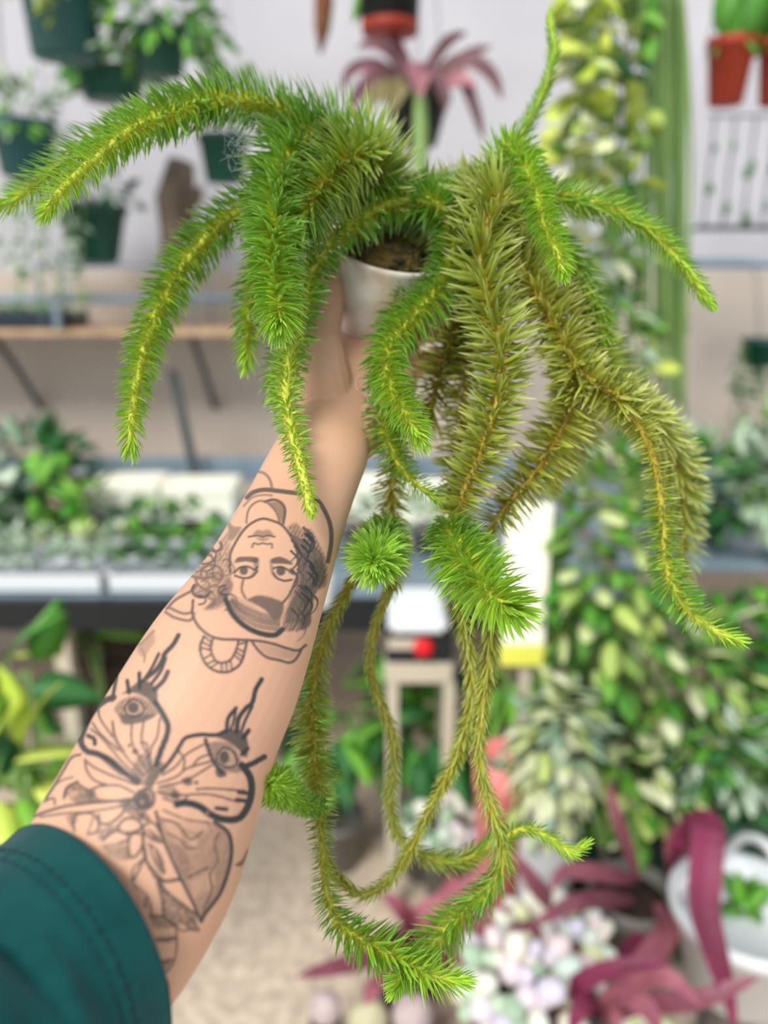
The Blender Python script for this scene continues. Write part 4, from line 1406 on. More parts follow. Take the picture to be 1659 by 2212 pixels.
pp = empty('support_pole', Vector((PY(400, 900, 2.6).x, 2.62, BZ)), 'thin dark pole leaning from bench to shelf beside the arm', 'pole')
pa, pb = PY(432, 1035, 2.6), PY(372, 800, 2.68)
pa.z = BZ + .012
mesh_obj('pole_tube', *tube([pa, (pa + pb) / 2, pb], .016, 10), M['darkmetal'], pp)
mesh_obj('end_cap', *tube([pa - (pb - pa) * .002, pa + (pb - pa) * .01, pa + (pb - pa) * .03], .021, 10), M['black'], pp)
pp.location.z = BZ

# cream cartons on the bench
def carton(x0, x1, ytop, Y, label, dep=.16):
    a, b_ = PY(x0, ytop, Y), PY(x1, ytop, Y)
    th = empty('carton', Vector(((a.x + b_.x) / 2, Y + dep / 2, BZ)), label, 'box')
    mesh_obj('carton_body', *boxg(a.x, b_.x, Y, Y + dep, BZ, a.z - .012, .003), M['cream'], th, False)
    mesh_obj('carton_lid', *boxg(a.x - .004, b_.x + .004, Y - .004, Y + dep + .004, a.z - .03, a.z, .003), M['cream'], th, False)


carton(186, 336, 1046, 2.42, 'wide cream white carton on the bench left of the forearm')
carton(340, 500, 1052, 2.44, 'cream white carton on the bench just behind the forearm')
carton(720, 850, 1048, 2.42, 'cream white carton on the bench right of the wrist')
carton(862, 985, 1060, 2.40, 'cream white carton on the bench behind the middle fern stems')

# trays and small pots on the bench
def flat_tray(x0, x1, Y0, Y1, label, m, hh=.05):
    th = empty('nursery_tray', Vector(((x0 + x1) / 2, (Y0 + Y1) / 2, BZ)), label, 'tray')
    mesh_obj('tray_base', *boxg(x0, x1, Y0, Y1, BZ, BZ + .006), m, th, False)
    for (a, b_, c_, d_) in ((x0, x1, Y0, Y0 + .006), (x0, x1, Y1 - .006, Y1), (x0, x0 + .006, Y0, Y1), (x1 - .006, x1, Y0, Y1)):
        mesh_obj('tray_side', *boxg(a, b_, c_, d_, BZ, BZ + hh), m, th, False)


xt0, xt1 = PY(-70, 1290, 1.83).x, PY(228, 1290, 1.83).x
xt2, xt3 = PY(236, 1290, 1.83).x, PY(440, 1290, 1.83).x
flat_tray(xt0, xt1, 1.82, 2.12, 'white nursery tray at the left front corner of the bench', M['whitepot'])
flat_tray(xt2, xt3, 1.82, 2.12, 'white nursery tray on the bench nearest the forearm', M['whitepot'])
cnt_ = 0
for (xa, xb, n, kinds, lab) in ((xt0, xt1, 4, (('lf_sage',), ('lf_sage', 'lf_pale')), 'white pot of pale succulents in left bench tray'),
                                (xt2, xt3, 3, (('lf_dark', 'lf_green'), ('lf_green',)), 'white pot of green leaves in tray by arm')):
    for r_ in range(2):
        for k in range(n):
            q = Vector((xa + (xb - xa) * (k + .5) / n, 1.895 + r_ * .14, BZ + .0065))
            ordn = ('first', 'second', 'third', 'fourth')[k]
            th = empty('seedling_pot', q, lab + (', front row, ' if r_ == 0 else ', back row, ') + ordn + ' from the left', 'plant', 'white pots in the %s' % ('left bench tray' if n == 4 else 'tray by the arm'))
            rr = (xb - xa) / n * .42
            rr = min(rr, .05)
            v, f = pot_geo(q, rr * .75, rr, .065, 18)
            mesh_obj('pot', v, f, M['whitepot'], th)
            ks = kinds[r_]
            ml = [LM('ovate', kk, .5, .2) for kk in ks]
            for j in range(22):
                d = rdir(.05, 1)
                put_leaf(th, random.choice(ml), q + Vector((d.x * .02, d.y * .02, .06 + .015 * d.z)), d, random.uniform(.035, .06), up=(0, 0, 1))


def bench_plant(px, py, Y, wpx, hpx, pm, lab, mats, n, size, spread, zsc=1.0):
    q = PY(px, py, Y)
    q.z = BZ + .0005
    s_ = msize(px, py, Y)
    rt, h = wpx * s_ / 2, hpx * s_
    th = empty('potted_plant', q, lab, 'plant')
    v, f = pot_geo(q, rt * .75, rt, h)
    mesh_obj('pot', v, f, pm, th)
    mesh_obj('soil', *lathe([(rt * .5, h * .80), (rt * .92, h * .82), (rt * .92, h * .87), (rt * .4, h * .885)], q, 18), M['soil'], th)
    bush(th, q + Vector((0, 0, h + .03)), spread, spread * .8 * zsc, n, mats, size, -.2)
    return th


bench_plant(80, 1150, 2.28, 110, 60, M['greypot'], 'leafy plant with green and red leaves at the back of the left bench', LG + LB + [LM('ovate', 'lf_mauve', .45, .2)], 46, .11, .10)
bench_plant(-75, 1150, 2.2, 110, 60, M['greypot'], 'sage green plant in a grey pot cut by the left edge of the picture', LS + LT, 40, .10, .11)
bench_plant(185, 1160, 2.2, 80, 50, M['black'], 'broad bright green leaves in a black pot before the cream carton', LG + LB, 22, .10, .07)
bench_plant(300, 1215, 2.2, 80, 40, M['black'], 'low olive green plant in a black pot behind the bench trays', LG + LD, 30, .05, .075, .5)
bench_plant(420, 1205, 2.2, 90, 40, M['black'], 'low dark green plant beside the tattooed forearm on the bench', LD + LG, 30, .05, .08, .5)
bench_plant(60, 985, 2.56, 110, 70, M['tealpot'], 'tall teal leaved plant in front of the back rail at the left', LT + LS + LD, 70, .10, .16, 1.1)
q = PY(140, 985, 2.5)
bench_plant(142, 960, 2.5, 66, 110, M['whitepot'], 'tall white cup with dark leaves on the bench near the back rail', LD + LT, 26, .07, .09)
bench_plant(655, 1200, 2.1, 80, 50, M['greypot'], 'small green plant in a grey pot hidden behind the wrist', LG + LD, 30, .06, .09)
bench_plant(800, 1230, 2.1, 120, 50, M['greypot'], 'low mauve plant on the bench behind the green rosette tip', [LM('ovate', 'lf_mauve', .5, .2)] + LS, 36, .06, .10, .6)
bench_plant(930, 1250, 2.15, 90, 50, M['greypot'], 'low green plant on the bench behind the thick hanging fern tip', LG + LS, 36, .06, .09, .7)

# ---- under the bench and the left floor
def floor_plant(px, py, Y, wpx, hm, pm, lab, mats, n, size, spread, rz=None, zc=None, name='potted_plant'):
    q = PY(px, py, Y)
    top = q.z
    q.z = 0.0
    s_ = msize(px, py, Y)
    rt = wpx * s_ / 2
    th = empty(name, q, lab, 'plant')
    v, f = pot_geo(q, rt * .75, rt, hm)
    mesh_obj('pot', v, f, pm, th)
    mesh_obj('soil', *lathe([(rt * .5, hm * .80), (rt * .92, hm * .82), (rt * .92, hm * .87), (rt * .4, hm * .885)], q, 18), M['soil'], th)
    c_ = Vector((q.x, q.y, top))
    for k in range(5):
        e = c_ + rdir(-.3, .6) * spread * .5
        b0 = q + Vector((0, 0, hm * .86))
        mesh_obj('stem', *tube([b0, b0.lerp(e, .5) + rdir() * .02, e], .004, 6), M['lf_thin'], th)
    bush(th, c_, spread, rz or spread * .9, n, mats, size, -.6)
    return th


BL = [LM('ovate', 'lf_lime', .62, .3), LM('ovate', 'lf_bright', .6, .3)]
BG_ = [LM('ovate', 'lf_green', .6, .3), LM('ovate', 'lf_dark', .55, .35)]
floor_plant(20, 1470, 1.35, 170, .2, M['greenpot'], 'big yellow green leaves in front of the bench at the left edge', BL + BG_, 12, .13, .08)
floor_plant(-10, 1690, 1.12, 170, .14, M['blackpot'], 'yellow green leafy plant low at the left edge above the sleeve', BL, 24, .11, .10)
floor_plant(120, 1620, 1.75, 120, .12, M['blackpot'], 'dark leafy plant on the floor beside the elbow', BG_ + BL[1:], 26, .10, .09)
floor_plant(200, 1380, 1.95, 110, .3, M['greypot'], 'single clump of bright green leaves under the bench edge', BL[1:] + BG_[:1], 10, .13, .06)
cx0, cx1 = PY(150, 1500, 1.95).x, PY(420, 1500, 1.95).x
CH = BZ - .16
crate = empty('shade_crate', Vector(((cx0 + cx1) / 2, 2.15, 0)), 'tall dark brown slatted crate added as the shade under the bench', 'crate')  # added dark slats, there to darken the gap below the bench
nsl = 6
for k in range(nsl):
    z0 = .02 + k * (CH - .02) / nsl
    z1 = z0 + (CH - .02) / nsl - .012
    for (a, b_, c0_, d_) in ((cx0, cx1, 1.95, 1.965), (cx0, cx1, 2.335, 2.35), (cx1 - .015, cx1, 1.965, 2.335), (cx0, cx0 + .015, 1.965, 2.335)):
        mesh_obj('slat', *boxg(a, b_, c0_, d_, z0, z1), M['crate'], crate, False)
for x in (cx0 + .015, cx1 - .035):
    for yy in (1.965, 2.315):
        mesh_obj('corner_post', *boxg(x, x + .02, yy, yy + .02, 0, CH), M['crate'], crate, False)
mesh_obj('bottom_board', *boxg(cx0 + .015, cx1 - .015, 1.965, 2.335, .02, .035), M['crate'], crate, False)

# device with the red knob on a small stand, in the gap right of the arm
DY = 1.55
d0 = PY(905, 1440, DY)
stand = empty('stool', Vector((d0.x, DY + .1, 0)), 'small beige stool carrying the black device', 'stool')
st_w = 120 * msize(905, 1440, DY)
mesh_obj('seat', *boxg(d0.x - st_w * .62, d0.x + st_w * .62, DY, DY + .22, d0.z - .045, d0.z, .005), M['beige'], stand, False)
for sx in (-.58, .46):
    for yy in (DY + .005, DY + .185):
        mesh_obj('leg', *boxg(d0.x + sx * st_w, d0.x + sx * st_w + .026, yy, yy + .026, 0, d0.z - .045), M['beige'], stand, False)
mesh_obj('stretcher', *boxg(d0.x - .56 * st_w, d0.x + .5 * st_w, DY + .09, DY + .115, d0.z * .35, d0.z * .35 + .03), M['beige'], stand, False)
dev = empty('electric_device', Vector((d0.x, DY + .1, d0.z)), 'black device with a round red knob and a white lid', 'device')
dz1, dz2 = PY(905, 1372, DY).z, PY(905, 1300, DY).z
mesh_obj('housing', *boxg(d0.x - .075, d0.x + .075, DY + .015, DY + .19, d0.z, dz1, .006), M['black'], dev, False)
mesh_obj('label_strip', *boxg(d0.x - .07, d0.x + .0, DY + .0135, DY + .016, dz1 - .042, dz1 - .016), M['beige'], dev, False)
la, lb = PY(838, 1312, DY), PY(968, 1350, DY)
mesh_obj('lid', *boxg(la.x, lb.x, DY - .005, DY + .2, dz1, dz1 + .036, .012), M['whitepot'], dev, False)
kc = PY(915, 1402, DY)
v, f = lathe([(.010, 0), (.021, .001), (.0225, .006), (.022, .014), (.016, .020), (.004, .022)], Vector((kc.x, DY + .015, kc.z)), 26, (0, -1, 0))
kn = mesh_obj('knob', v, f, M['red'], dev)
kn['label'] = 'round red knob'
wb = PY(708, 1345, 1.9)
bot = empty('spray_bottle', Vector((wb.x, 1.95, BZ)), 'white bottle on the bench just right of the forearm', 'bottle')
v, f = lathe([(.028, 0), (.03, .004), (.03, .07), (.024, .085), (.011, .095), (.011, .108), (.014, .109), (.014, .125), (.004, .126)], Vector((wb.x, 1.85, BZ)), 22)
mesh_obj('bottle_body', v, f, M['whitepot'], bot)
bot.location = Vector((wb.x, 1.85, BZ))
bot.children[0].location = (0, 0, 0)
floor_plant(730, 1570, 1.75, 110, .16, M['greypot'], 'dark green broad leaved plant between the two left hanging fern stems', BG_, 34, .14, .13)
floor_plant(915, 1580, 1.72, 110, .14, M['greypot'], 'green broad leaved plant under the beige stool behind the fern loops', BG_ + BL[1:], 30, .13, .12)
floor_plant(1130, 1460, 1.7, 110, .3, M['greypot'], 'lime green leaf clump beside the cream sign board', BL[1:] + BG_[:1], 20, .13, .09)

# cream board with a yellow foot
bd = PY(1140, 1440, 1.42)
board = empty('sign_board', Vector((bd.x, 1.44, 0)), 'upright cream board with a yellow lower edge behind the fern', 'board')
a, b_ = PY(1092, 1200, 1.42), PY(1190, 1200, 1.42)
zt = PY(1140, 1090, 1.42).z
mesh_obj('board_panel', *boxg(a.x, b_.x, 1.42, 1.436, bd.z + .045, zt, .004), M['cream'], board, False)
mesh_obj('yellow_band', *boxg(a.x, b_.x, 1.418, 1.438, bd.z, bd.z + .05, .004), M['yellow'], board, False)
mesh_obj('stake', *boxg(bd.x - .012, bd.x + .012, 1.437, 1.455, 0, bd.z + .12), M['beige'], board, False)

# ---- centre top: bromeliad and hanging pots
th, c, rt, h = potted('black hanging pot with a red rim cut by the top edge of the picture', 'plant', 842, -70, 48, 142, 2.2, M['black'], True, .88, 'hanging_planter')
v, f = lathe([(rt * .80, -.028), (rt * .86, -.027), (rt * .90, -.002), (rt * .5, -.001)], origin(th), 26)
mesh_obj('saucer', v, f, M['terracotta'], th)
bush(th, c, rt, .08, 30, [LM('ovate', 'lf_mauve', .4, .3)] + LG, .08)
lf = empty('hanging_pod_leaf', PY(697, 120, 2.3), 'single long reddish brown leaf hanging near the top of the wall', 'leaf')
p_ = [PY(700, -60, 2.3), PY(700, 0, 2.3), PY(696, 60, 2.3), PY(692, 118, 2.3)]
v, f = tube(p_, [.012, .026, .022, .003], 10)
M['redbrown'] = mat('reddish_brown_leaf', (120, 66, 44), .6, (140, 110, 60), 12)
mesh_obj('blade', v, f, M['redbrown'], lf)
mesh_obj('stalk', *tube([p_[0], Vector((p_[0].x, 2.34, 2.5)), Vector((p_[0].x, 2.35, RAILZ))], .004, 6), M['redbrown'], lf)

th, c, rt, h = potted('mauve bromeliad with strap leaves in a dark brown pot at top centre', 'plant', 900, 205, 318, 138, 2.15, M['blackpot'], True, .62, 'potted_bromeliad')
BROM = (th, c, rt)
p0 = c + Vector((.005, -rt * 1.05, .02))
v, f = tube([p0, p0 + Vector((0, -.02, -.10)), p0 + Vector((0, -.02, -.25)), p0 + Vector((-.004, -.015, -.34))], [.014, .020, .017, .010], 10)
mesh_obj('flower_stalk', v, f, M['lf_thin'], th)

# ---- right side
def hoya(label, topY, x0, x1, ytop, ybot, mats, nstr, size, spacing, name='trailing_hoya', thick=.09, jit=14):
    p0 = PY((x0 + x1) / 2, ytop, topY)
    th = empty(name, p0, label, 'plant')
    tot = 0
    for k in range(nstr):
        x = x0 + (x1 - x0) * (k + .5) / nstr
        yb = ybot + random.uniform(-120, 60)
        yy = topY + random.uniform(-thick, thick)
        ps = []
        for j in range(6):
            t = j / 5
            ps.append(PY(x + random.uniform(-jit, jit), ytop + (yb - ytop) * t, yy))
        strand(th, ps, mats, size, spacing, .002)
    return th, p0


HY = [LM('round', 'lf_hoya', .62, .15), LM('ovate', 'lf_hoya', .6, .2), LM('round', 'lf_pale', .6, .15), LM('ovate', 'lf_green', .55, .2)]
HL = [LM('round', 'lf_lime', .7, .1), LM('round', 'lf_pale', .7, .1), LM('ovate', 'lf_hoya', .6, .2)]
HD = [LM('ovate', 'lf_dark', .6, .2), LM('ovate', 'lf_green', .6, .2), LM('round', 'lf_hoya', .7, .1)]
HYY = 1.62
for (lab, x0, x1, mats, yb) in (('lime and cream round leaved vine hanging at the left of the leafy column', 1225, 1300, HL, 560),
                                ('darker green round leaved vine hanging at the right of the leafy column', 1300, 1395, HD + HL[:1], 1000)):
    HYY = 1.58 if x0 < 1290 else 1.78
    th, p0 = hoya(lab, HYY, x0, x1, -60, yb, mats, 7, .066, .030)
    # its pot, above the frame
    pc = PY((x0 + x1) / 2, -60, HYY) + Vector((0, 0, .0))
    v, f = pot_geo(pc + Vector((0, 0, .0)), .05, .065, .11)
    mesh_obj('pot', v, f, M['greenpot'], th)
    for k in range(3):
        a = k * 2.09
        e = pc + Vector((.064 * math.cos(a), .064 * math.sin(a), .105))
        hk = Vector((pc.x, 1.55, RAILZ + .018))
        mesh_obj('hanger_wire', *tube([e, e.lerp(hk, .5), hk], .0014, 6), M['darkmetal'], th)
th, p0 = hoya('pale variegated vine hanging in the middle of the right side', 1.7, 1235, 1400, 470, 1060, HY + LS, 9, .058, .030)
hk = Vector((p0.x, 1.55, RAILZ + .018))
mesh_obj('hanger_wire', *tube([p0, p0.lerp(hk, .5), hk], .002, 6), M['darkmetal'], th)
# thin-stemmed curtain cactus
rh = empty('curtain_cactus', PY(1445, -60, 1.95), 'curtain of thin pale green stems hanging right of the leafy column', 'plant')
for k in range(34):
    x = 1402 + 84 * (k + random.random()) / 34
    yb = random.uniform(620, 930)
    Yk = 1.95 + random.uniform(-.05, .05)
    ps = [PY(1445 + (x - 1445) * .6, -50, Yk), PY(x, 120, Yk), PY(x + random.uniform(-8, 8), 150 + (yb - 150) * .5, Yk), PY(x + random.uniform(-8, 8), yb, Yk)]
    mesh_obj('stem', *tube(catmull(ps, .06), .0042, 6), M['lf_thin'], rh)
pc = PY(1445, -60, 1.95)
mesh_obj('pot', *pot_geo(pc, .045, .06, .10), M['terracotta'], rh)
hk = Vector((pc.x, 2.35, RAILZ + .018))
for k in range(3):
    e = pc + Vector((.06 * math.cos(k * 2.09), .06 * math.sin(k * 2.09), .095))
    mesh_obj('hanger_wire', *tube([e, e.lerp(hk, .5), hk], .0014, 6), M['darkmetal'], rh)

PADDLE = [LM('ovate', 'lf_green', .55, .12)]
for (px, wp, lab) in ((1566, 100, 'terracotta red hanging pot with one upright paddle leaf at upper right'), (1676, 100, 'terracotta red hanging pot cut by the right edge of the picture')):
    th, c, rt, h = potted(lab, 'plant', px, 85, 228, wp, 2.1, M['terracotta'], True, .72, 'hanging_planter')
    for k in range(5):
        d = Vector((random.uniform(-.35, .35) + (.3 if px < 1600 else 0), random.uniform(-.4, .2), 1))
        put_leaf(th, PADDLE[0], c, d, random.uniform(.14, .22), up=(0, -1, .3))
    bush(th, c, rt * 1.1, .03, 16, LG, .04)

# wire rack on the wall, right
ry_ = 2.72
rk = empty('wire_rack', PY(1600, 500, ry_), 'dark wire rack with hanging strings on the wall at right', 'rack')
za, zb = PY(1600, 250, ry_).z, PY(1600, 492, ry_).z
xa, xb = PY(1515, 400, ry_).x, PY(1800, 400, ry_).x
for z_, r_ in ((zb, .009), (za, .004)):
    mesh_obj('cross_bar', *tube([(xa, ry_, z_), ((xa + xb) / 2, ry_, z_), (xb, ry_, z_)], r_, 8), M['darkmetal'], rk)
for k in range(7):
    x = xa + .02 + (xb - xa - .04) * k / 6
    mesh_obj('upright_wire', *tube([(x, ry_, zb), (x, ry_, (za + zb) / 2), (x, ry_, za)], .0035, 6), M['darkmetal'], rk)
    for j in range(3):
        z_ = zb + (za - zb) * random.uniform(.1, .9)
        put_leaf(rk, LM('bead', 'lf_dark', 1.6, 0), Vector((x, ry_ - .012, z_)), Vector((random.uniform(-.3, .3), 0, -1)), random.uniform(.018, .03), name='air_plant_bulb')
for x in (xa + .02, xb - .02):
    mesh_obj('wall_arm', *tube([(x, ry_, zb), (x, 2.86, zb), (x, WALLY, zb)], .006, 6), M['darkmetal'], rk)
sr = PY(1600, 568, 2.74)
sh2 = empty('steel_rail', Vector((1.5, 2.74, sr.z)), 'pale blue steel rail fixed along the wall below the wire rack', 'rail')
xa, xb = PY(1490, 568, 2.74).x, 2.6
mesh_obj('rail_tube', *tube([(xa, 2.74, sr.z), ((xa + xb) / 2, 2.74, sr.z), (xb, 2.74, sr.z)], .017, 12), M['steel'], sh2)
for x in (xa + .03, xb - .03):
    mesh_obj('bracket', *tube([(x, 2.74, sr.z), (x, 2.87, sr.z), (x, WALLY, sr.z)], .009, 8), M['steel'], sh2)
hp = empty('hanging_plant', PY(1625, 740, 2.6), 'small dark green plant trailing down the wall at the right edge', 'plant')
for k in range(9):
    x = 1590 + 9 * k
    strand(hp, [PY(1625, 742, 2.6), PY(x, 765, 2.6), PY(x - 4, 830, 2.6), PY(x - 8, 850 + random.uniform(0, 110) * (1 if x < 1625 else .2), 2.6)], LD, .04, .028)
mesh_obj('pot', *pot_geo(PY(1640, 790, 2.62), .05, .065, .09), M['greenpot'], hp)
mesh_obj('hanger_wire', *tube([PY(1640, 745, 2.6), Vector((PY(1640, 745, 2.6).x, 2.68, sr.z - .05)), Vector((PY(1640, 745, 2.6).x, 2.74, sr.z))], .002, 6), M['darkmetal'], hp)

# right bench with lush plants
BZ2 = PY(1600, 1180, 2.0).z
b2 = empty('side_bench', Vector((1.6, 2.3, 0)), 'steel bench with a rail under the leafy plants at the right', 'bench')
bx2, bx3 = PY(1210, 1180, 2.1).x + .1, 2.6
for k in range(10):
    yy = 1.86 + k * .088
    mesh_obj('top_slat', *boxg(bx2, bx3, yy, yy + .074, BZ2 - .02, BZ2, .003), M['steel'], b2, False)
rz2 = PY(1560, 1012, 2.76).z
mesh_obj('back_rail', *boxg(bx2, bx3, 2.745, 2.765, rz2 - .025, rz2 + .025, .004), M['darkmetal'], b2, False)
for x in (bx2 + .04, bx3 - .06):
    for yy in (1.88, 2.70):
        mesh_obj('leg', *boxg(x, x + .04, yy, yy + .04, 0, BZ2 - .02), M['beige'], b2, False)
    mesh_obj('back_post', *boxg(x, x + .03, 2.748, 2.768, BZ2 - .02, rz2), M['darkmetal'], b2, False)
BGR = [LM('ovate', 'lf_green', .62, .25), LM('ovate', 'lf_bright', .6, .2), LM('ovate', 'lf_dark', .6, .3)]


def side_plant(px, py, Y, rt, hm, pm, lab, mats, n, size, spread):
    q = PY(px, py, Y)
    q.z = BZ2 + .0005
    th = empty('potted_plant', q, lab, 'plant')
    mesh_obj('pot', *pot_geo(q, rt * .75, rt, hm), pm, th)
    mesh_obj('soil', *lathe([(rt * .5, hm * .80), (rt * .92, hm * .82), (rt * .92, hm * .87), (rt * .4, hm * .885)], q, 18), M['soil'], th)
    bush(th, q + Vector((0, 0, hm + .05)), spread, spread * .85, n, mats, size, -.4)


side_plant(1545, 1130, 2.35, .07, .10, M['whitepot'], 'sage and white leaved plant on the right bench beside the cactus curtain', LS + BGR, 50, .10, .13)
side_plant(1690, 1120, 2.3, .08, .10, M['greenpot'], 'large bright green leaves on the right bench at the picture edge', BGR[:2], 50, .14, .16)
side_plant(1480, 1200, 2.05, .06, .09, M['whitepot'], 'teal leaved plant at the front of the right bench', LT + BGR[2:], 46, .09, .12)
side_plant(1600, 1230, 2.0, .07, .09, M['whitepot'], 'dark broad leaved plant with pale spots on the right bench front', BGR[2:] + LS, 50, .11, .14)

# lower right: hanging masses and floor pots
def mound(lab, px, py, Y, rx, ry2, rz, mats, n, size, pm, base_r=.1, hm=.18, name='leafy_mound'):
    c_ = PY(px, py, Y)
    q = Vector((c_.x, c_.y, 0))
    th = empty(name, q, lab, 'plant')
    stand_h = max(.12, c_.z - rz * .75)
    v_, f_ = lathe([(base_r * .8, 0), (base_r * .86, .01), (base_r, stand_h * .97), (base_r * 1.06, stand_h), (base_r * .9, stand_h), (base_r * .85, stand_h * .9)], q, 26)
    mesh_obj('pot', v_, f_, pm, th)
    for k in range(8):
        e = c_ + rdir(-.2, .8) * rx * .6
        b0 = q + Vector((0, 0, stand_h * .95))
        mesh_obj('stem', *tube([b0, b0.lerp(e, .5) + rdir() * .02, e], .004, 6), M['lf_thin'], th)
    for k in range(n):
        d = rdir(-.7, 1)
        rr = random.uniform(.55, 1)
        p = c_ + Vector((d.x * rx * rr, d.y * ry2 * rr, d.z * rz * rr))
        put_leaf(th, random.choice(mats), p, d + Vector((0, -.3, -.5)) + rdir() * .5, size * random.uniform(.7, 1.25), up=d + Vector((0, 0, .5)))
    return th


mound('dense green and cream leaved mound right of the cream board', 1300, 1270, 1.5, .17, .13, .30, HY + LG, 280, .064, M['greenpot'], .055)
mound('green leafy mound below the right bench, behind the lowest right fern tip', 1440, 1470, 1.62, .21, .14, .24, HY + LG + LP_, 270, .066, M['greenpot'], .07)
mound('lush broad green foliage at the right edge below the bench', 1640, 1480, 1.75, .18, .14, .30, BGR + LG, 200, .09, M['greenpot'])
mound('cream variegated trailing mound beside the pink pot', 1195, 1640, 1.36, .085, .09, .20, [LM('ovate', 'lf_pale', .6, .2), LM('round', 'lf_pale', .6, .1), LM('ovate', 'lf_sage', .5, .2)], 200, .054, M['whitepot'], .06)
mound('mixed green and yellow leaved mound above the purple strap leaves', 1380, 1690, 1.48, .19, .10, .16, HY + LG + LP_, 280, .062, M['blackpot'], .055)
mound('fine green leaved plant above the white hanging basket', 1570, 1660, 1.44, .13, .09, .14, LG + LD + LS, 180, .055, M['greenpot'], .06)

pk = PY(1092, 1745, 1.42)
th = empty('potted_plant', Vector((pk.x, 1.47, 0)), 'coral pink pot behind the lower right fern loop', 'plant')
zt = PY(1092, 1660, 1.42).z
mesh_obj('pot', *pot_geo(Vector((pk.x, 1.47, 0)), .05, .062, zt), M['pinkpot'], th)
mesh_obj('soil', *lathe([(.02, zt * .88), (.057, zt * .885), (.057, zt * .9), (.02, zt * .905)], Vector((pk.x, 1.47, 0)), 18), M['soil'], th)
for k in range(14):
    put_leaf(th, LM('ovate', 'lf_sage', .5, .2), Vector((pk.x, 1.47, zt * .9)), rdir(.2, 1), .06)


def beads(lab, px, py, Y, rx, rz, n, mats, size, pm, pr):
    c_ = PY(px, py, Y)
    q = Vector((c_.x, c_.y, 0))
    th = empty('bead_succulent', q, lab, 'succulent')
    hh = max(.05, c_.z - rz * .4)
    mesh_obj('pot', *pot_geo(q, pr * .75, pr, hh), pm, th)
    for k in range(n):
        d = rdir(-.2, 1)
        rr = random.uniform(.5, 1)
        put_leaf(th, LM('bead', random.choice(mats), 1.25, 0), c_ + Vector((d.x * rx * rr, d.y * rx * .8 * rr, d.z * rz * rr - size * .5)), d + rdir() * .3, size * random.uniform(.7, 1.2), name='fleshy_leaf')


beads('pale pastel bead leaved succulent below the right fern sprig', 1195, 2035, 1.18, .09, .07, 75, ('lf_pastel', 'lf_pastel', 'lf_lilac', 'lf_pale'), .034, M['terracotta'], .06)
beads('larger pastel bead leaved succulent at the bottom right of centre', 1110, 2130, 1.04, .085, .08, 75, ('lf_lilac', 'lf_pastel', 'lf_sage'), .038, M['greypot'], .07)
beads('pinkish grey succulent cluster seen through the fern loops', 968, 1770, 1.58, .10, .10, 80, ('lf_lilac', 'lf_pastel', 'lf_sage'), .034, M['greypot'], .062)
beads('small pale succulent at the bottom edge between purple leaves', 1330, 2190, 1.1, .07, .05, 50, ('lf_pastel', 'lf_pale'), .03, M['whitepot'], .05)


# purple strap-leaved plants; every leaf is built on its own curve
def strap(parent, pts, wpx, m, twist=0.0):
    pw = [PY(*p) for p in pts]
    c_ = catmull([tuple(q) for q in pw], .02)
    n_ = len(c_)
    T_ = np.gradient(c_, axis=0)
    V, F = [], []
    mid_ = pts[len(pts) // 2]
    w = wpx * msize(*mid_) * .43
    for i in range(n_):
        t = i / (n_ - 1)
        k = min(1, .45 + t * 2.2) * (1 - max(0, t - .55) ** 2 * 4.6) ** .8 if t < 1 else .05
        k = max(k, .06)
        tt = Vector(T_[i]).normalized()
        view = (CAM - Vector(c_[i])).normalized()
        side = tt.cross((view + Vector((.25, 0, .5))).normalized()).normalized()
        nn = side.cross(tt)
        p = Vector(c_[i])
        V += [p - side * w * k + nn * w * k * .14, p - nn * .001, p + side * w * k + nn * w * k * .14, p - nn * .003]
    for i in range(n_ - 1):
        a, b = i * 4, i * 4 + 4
        F += [(a, a + 1, b + 1, b), (a + 1, a + 2, b + 2, b + 1), (a + 3, a, b, b + 3), (a + 2, a + 3, b + 3, b + 2)]
    mesh_obj('leaf', V, F, m, parent, False)


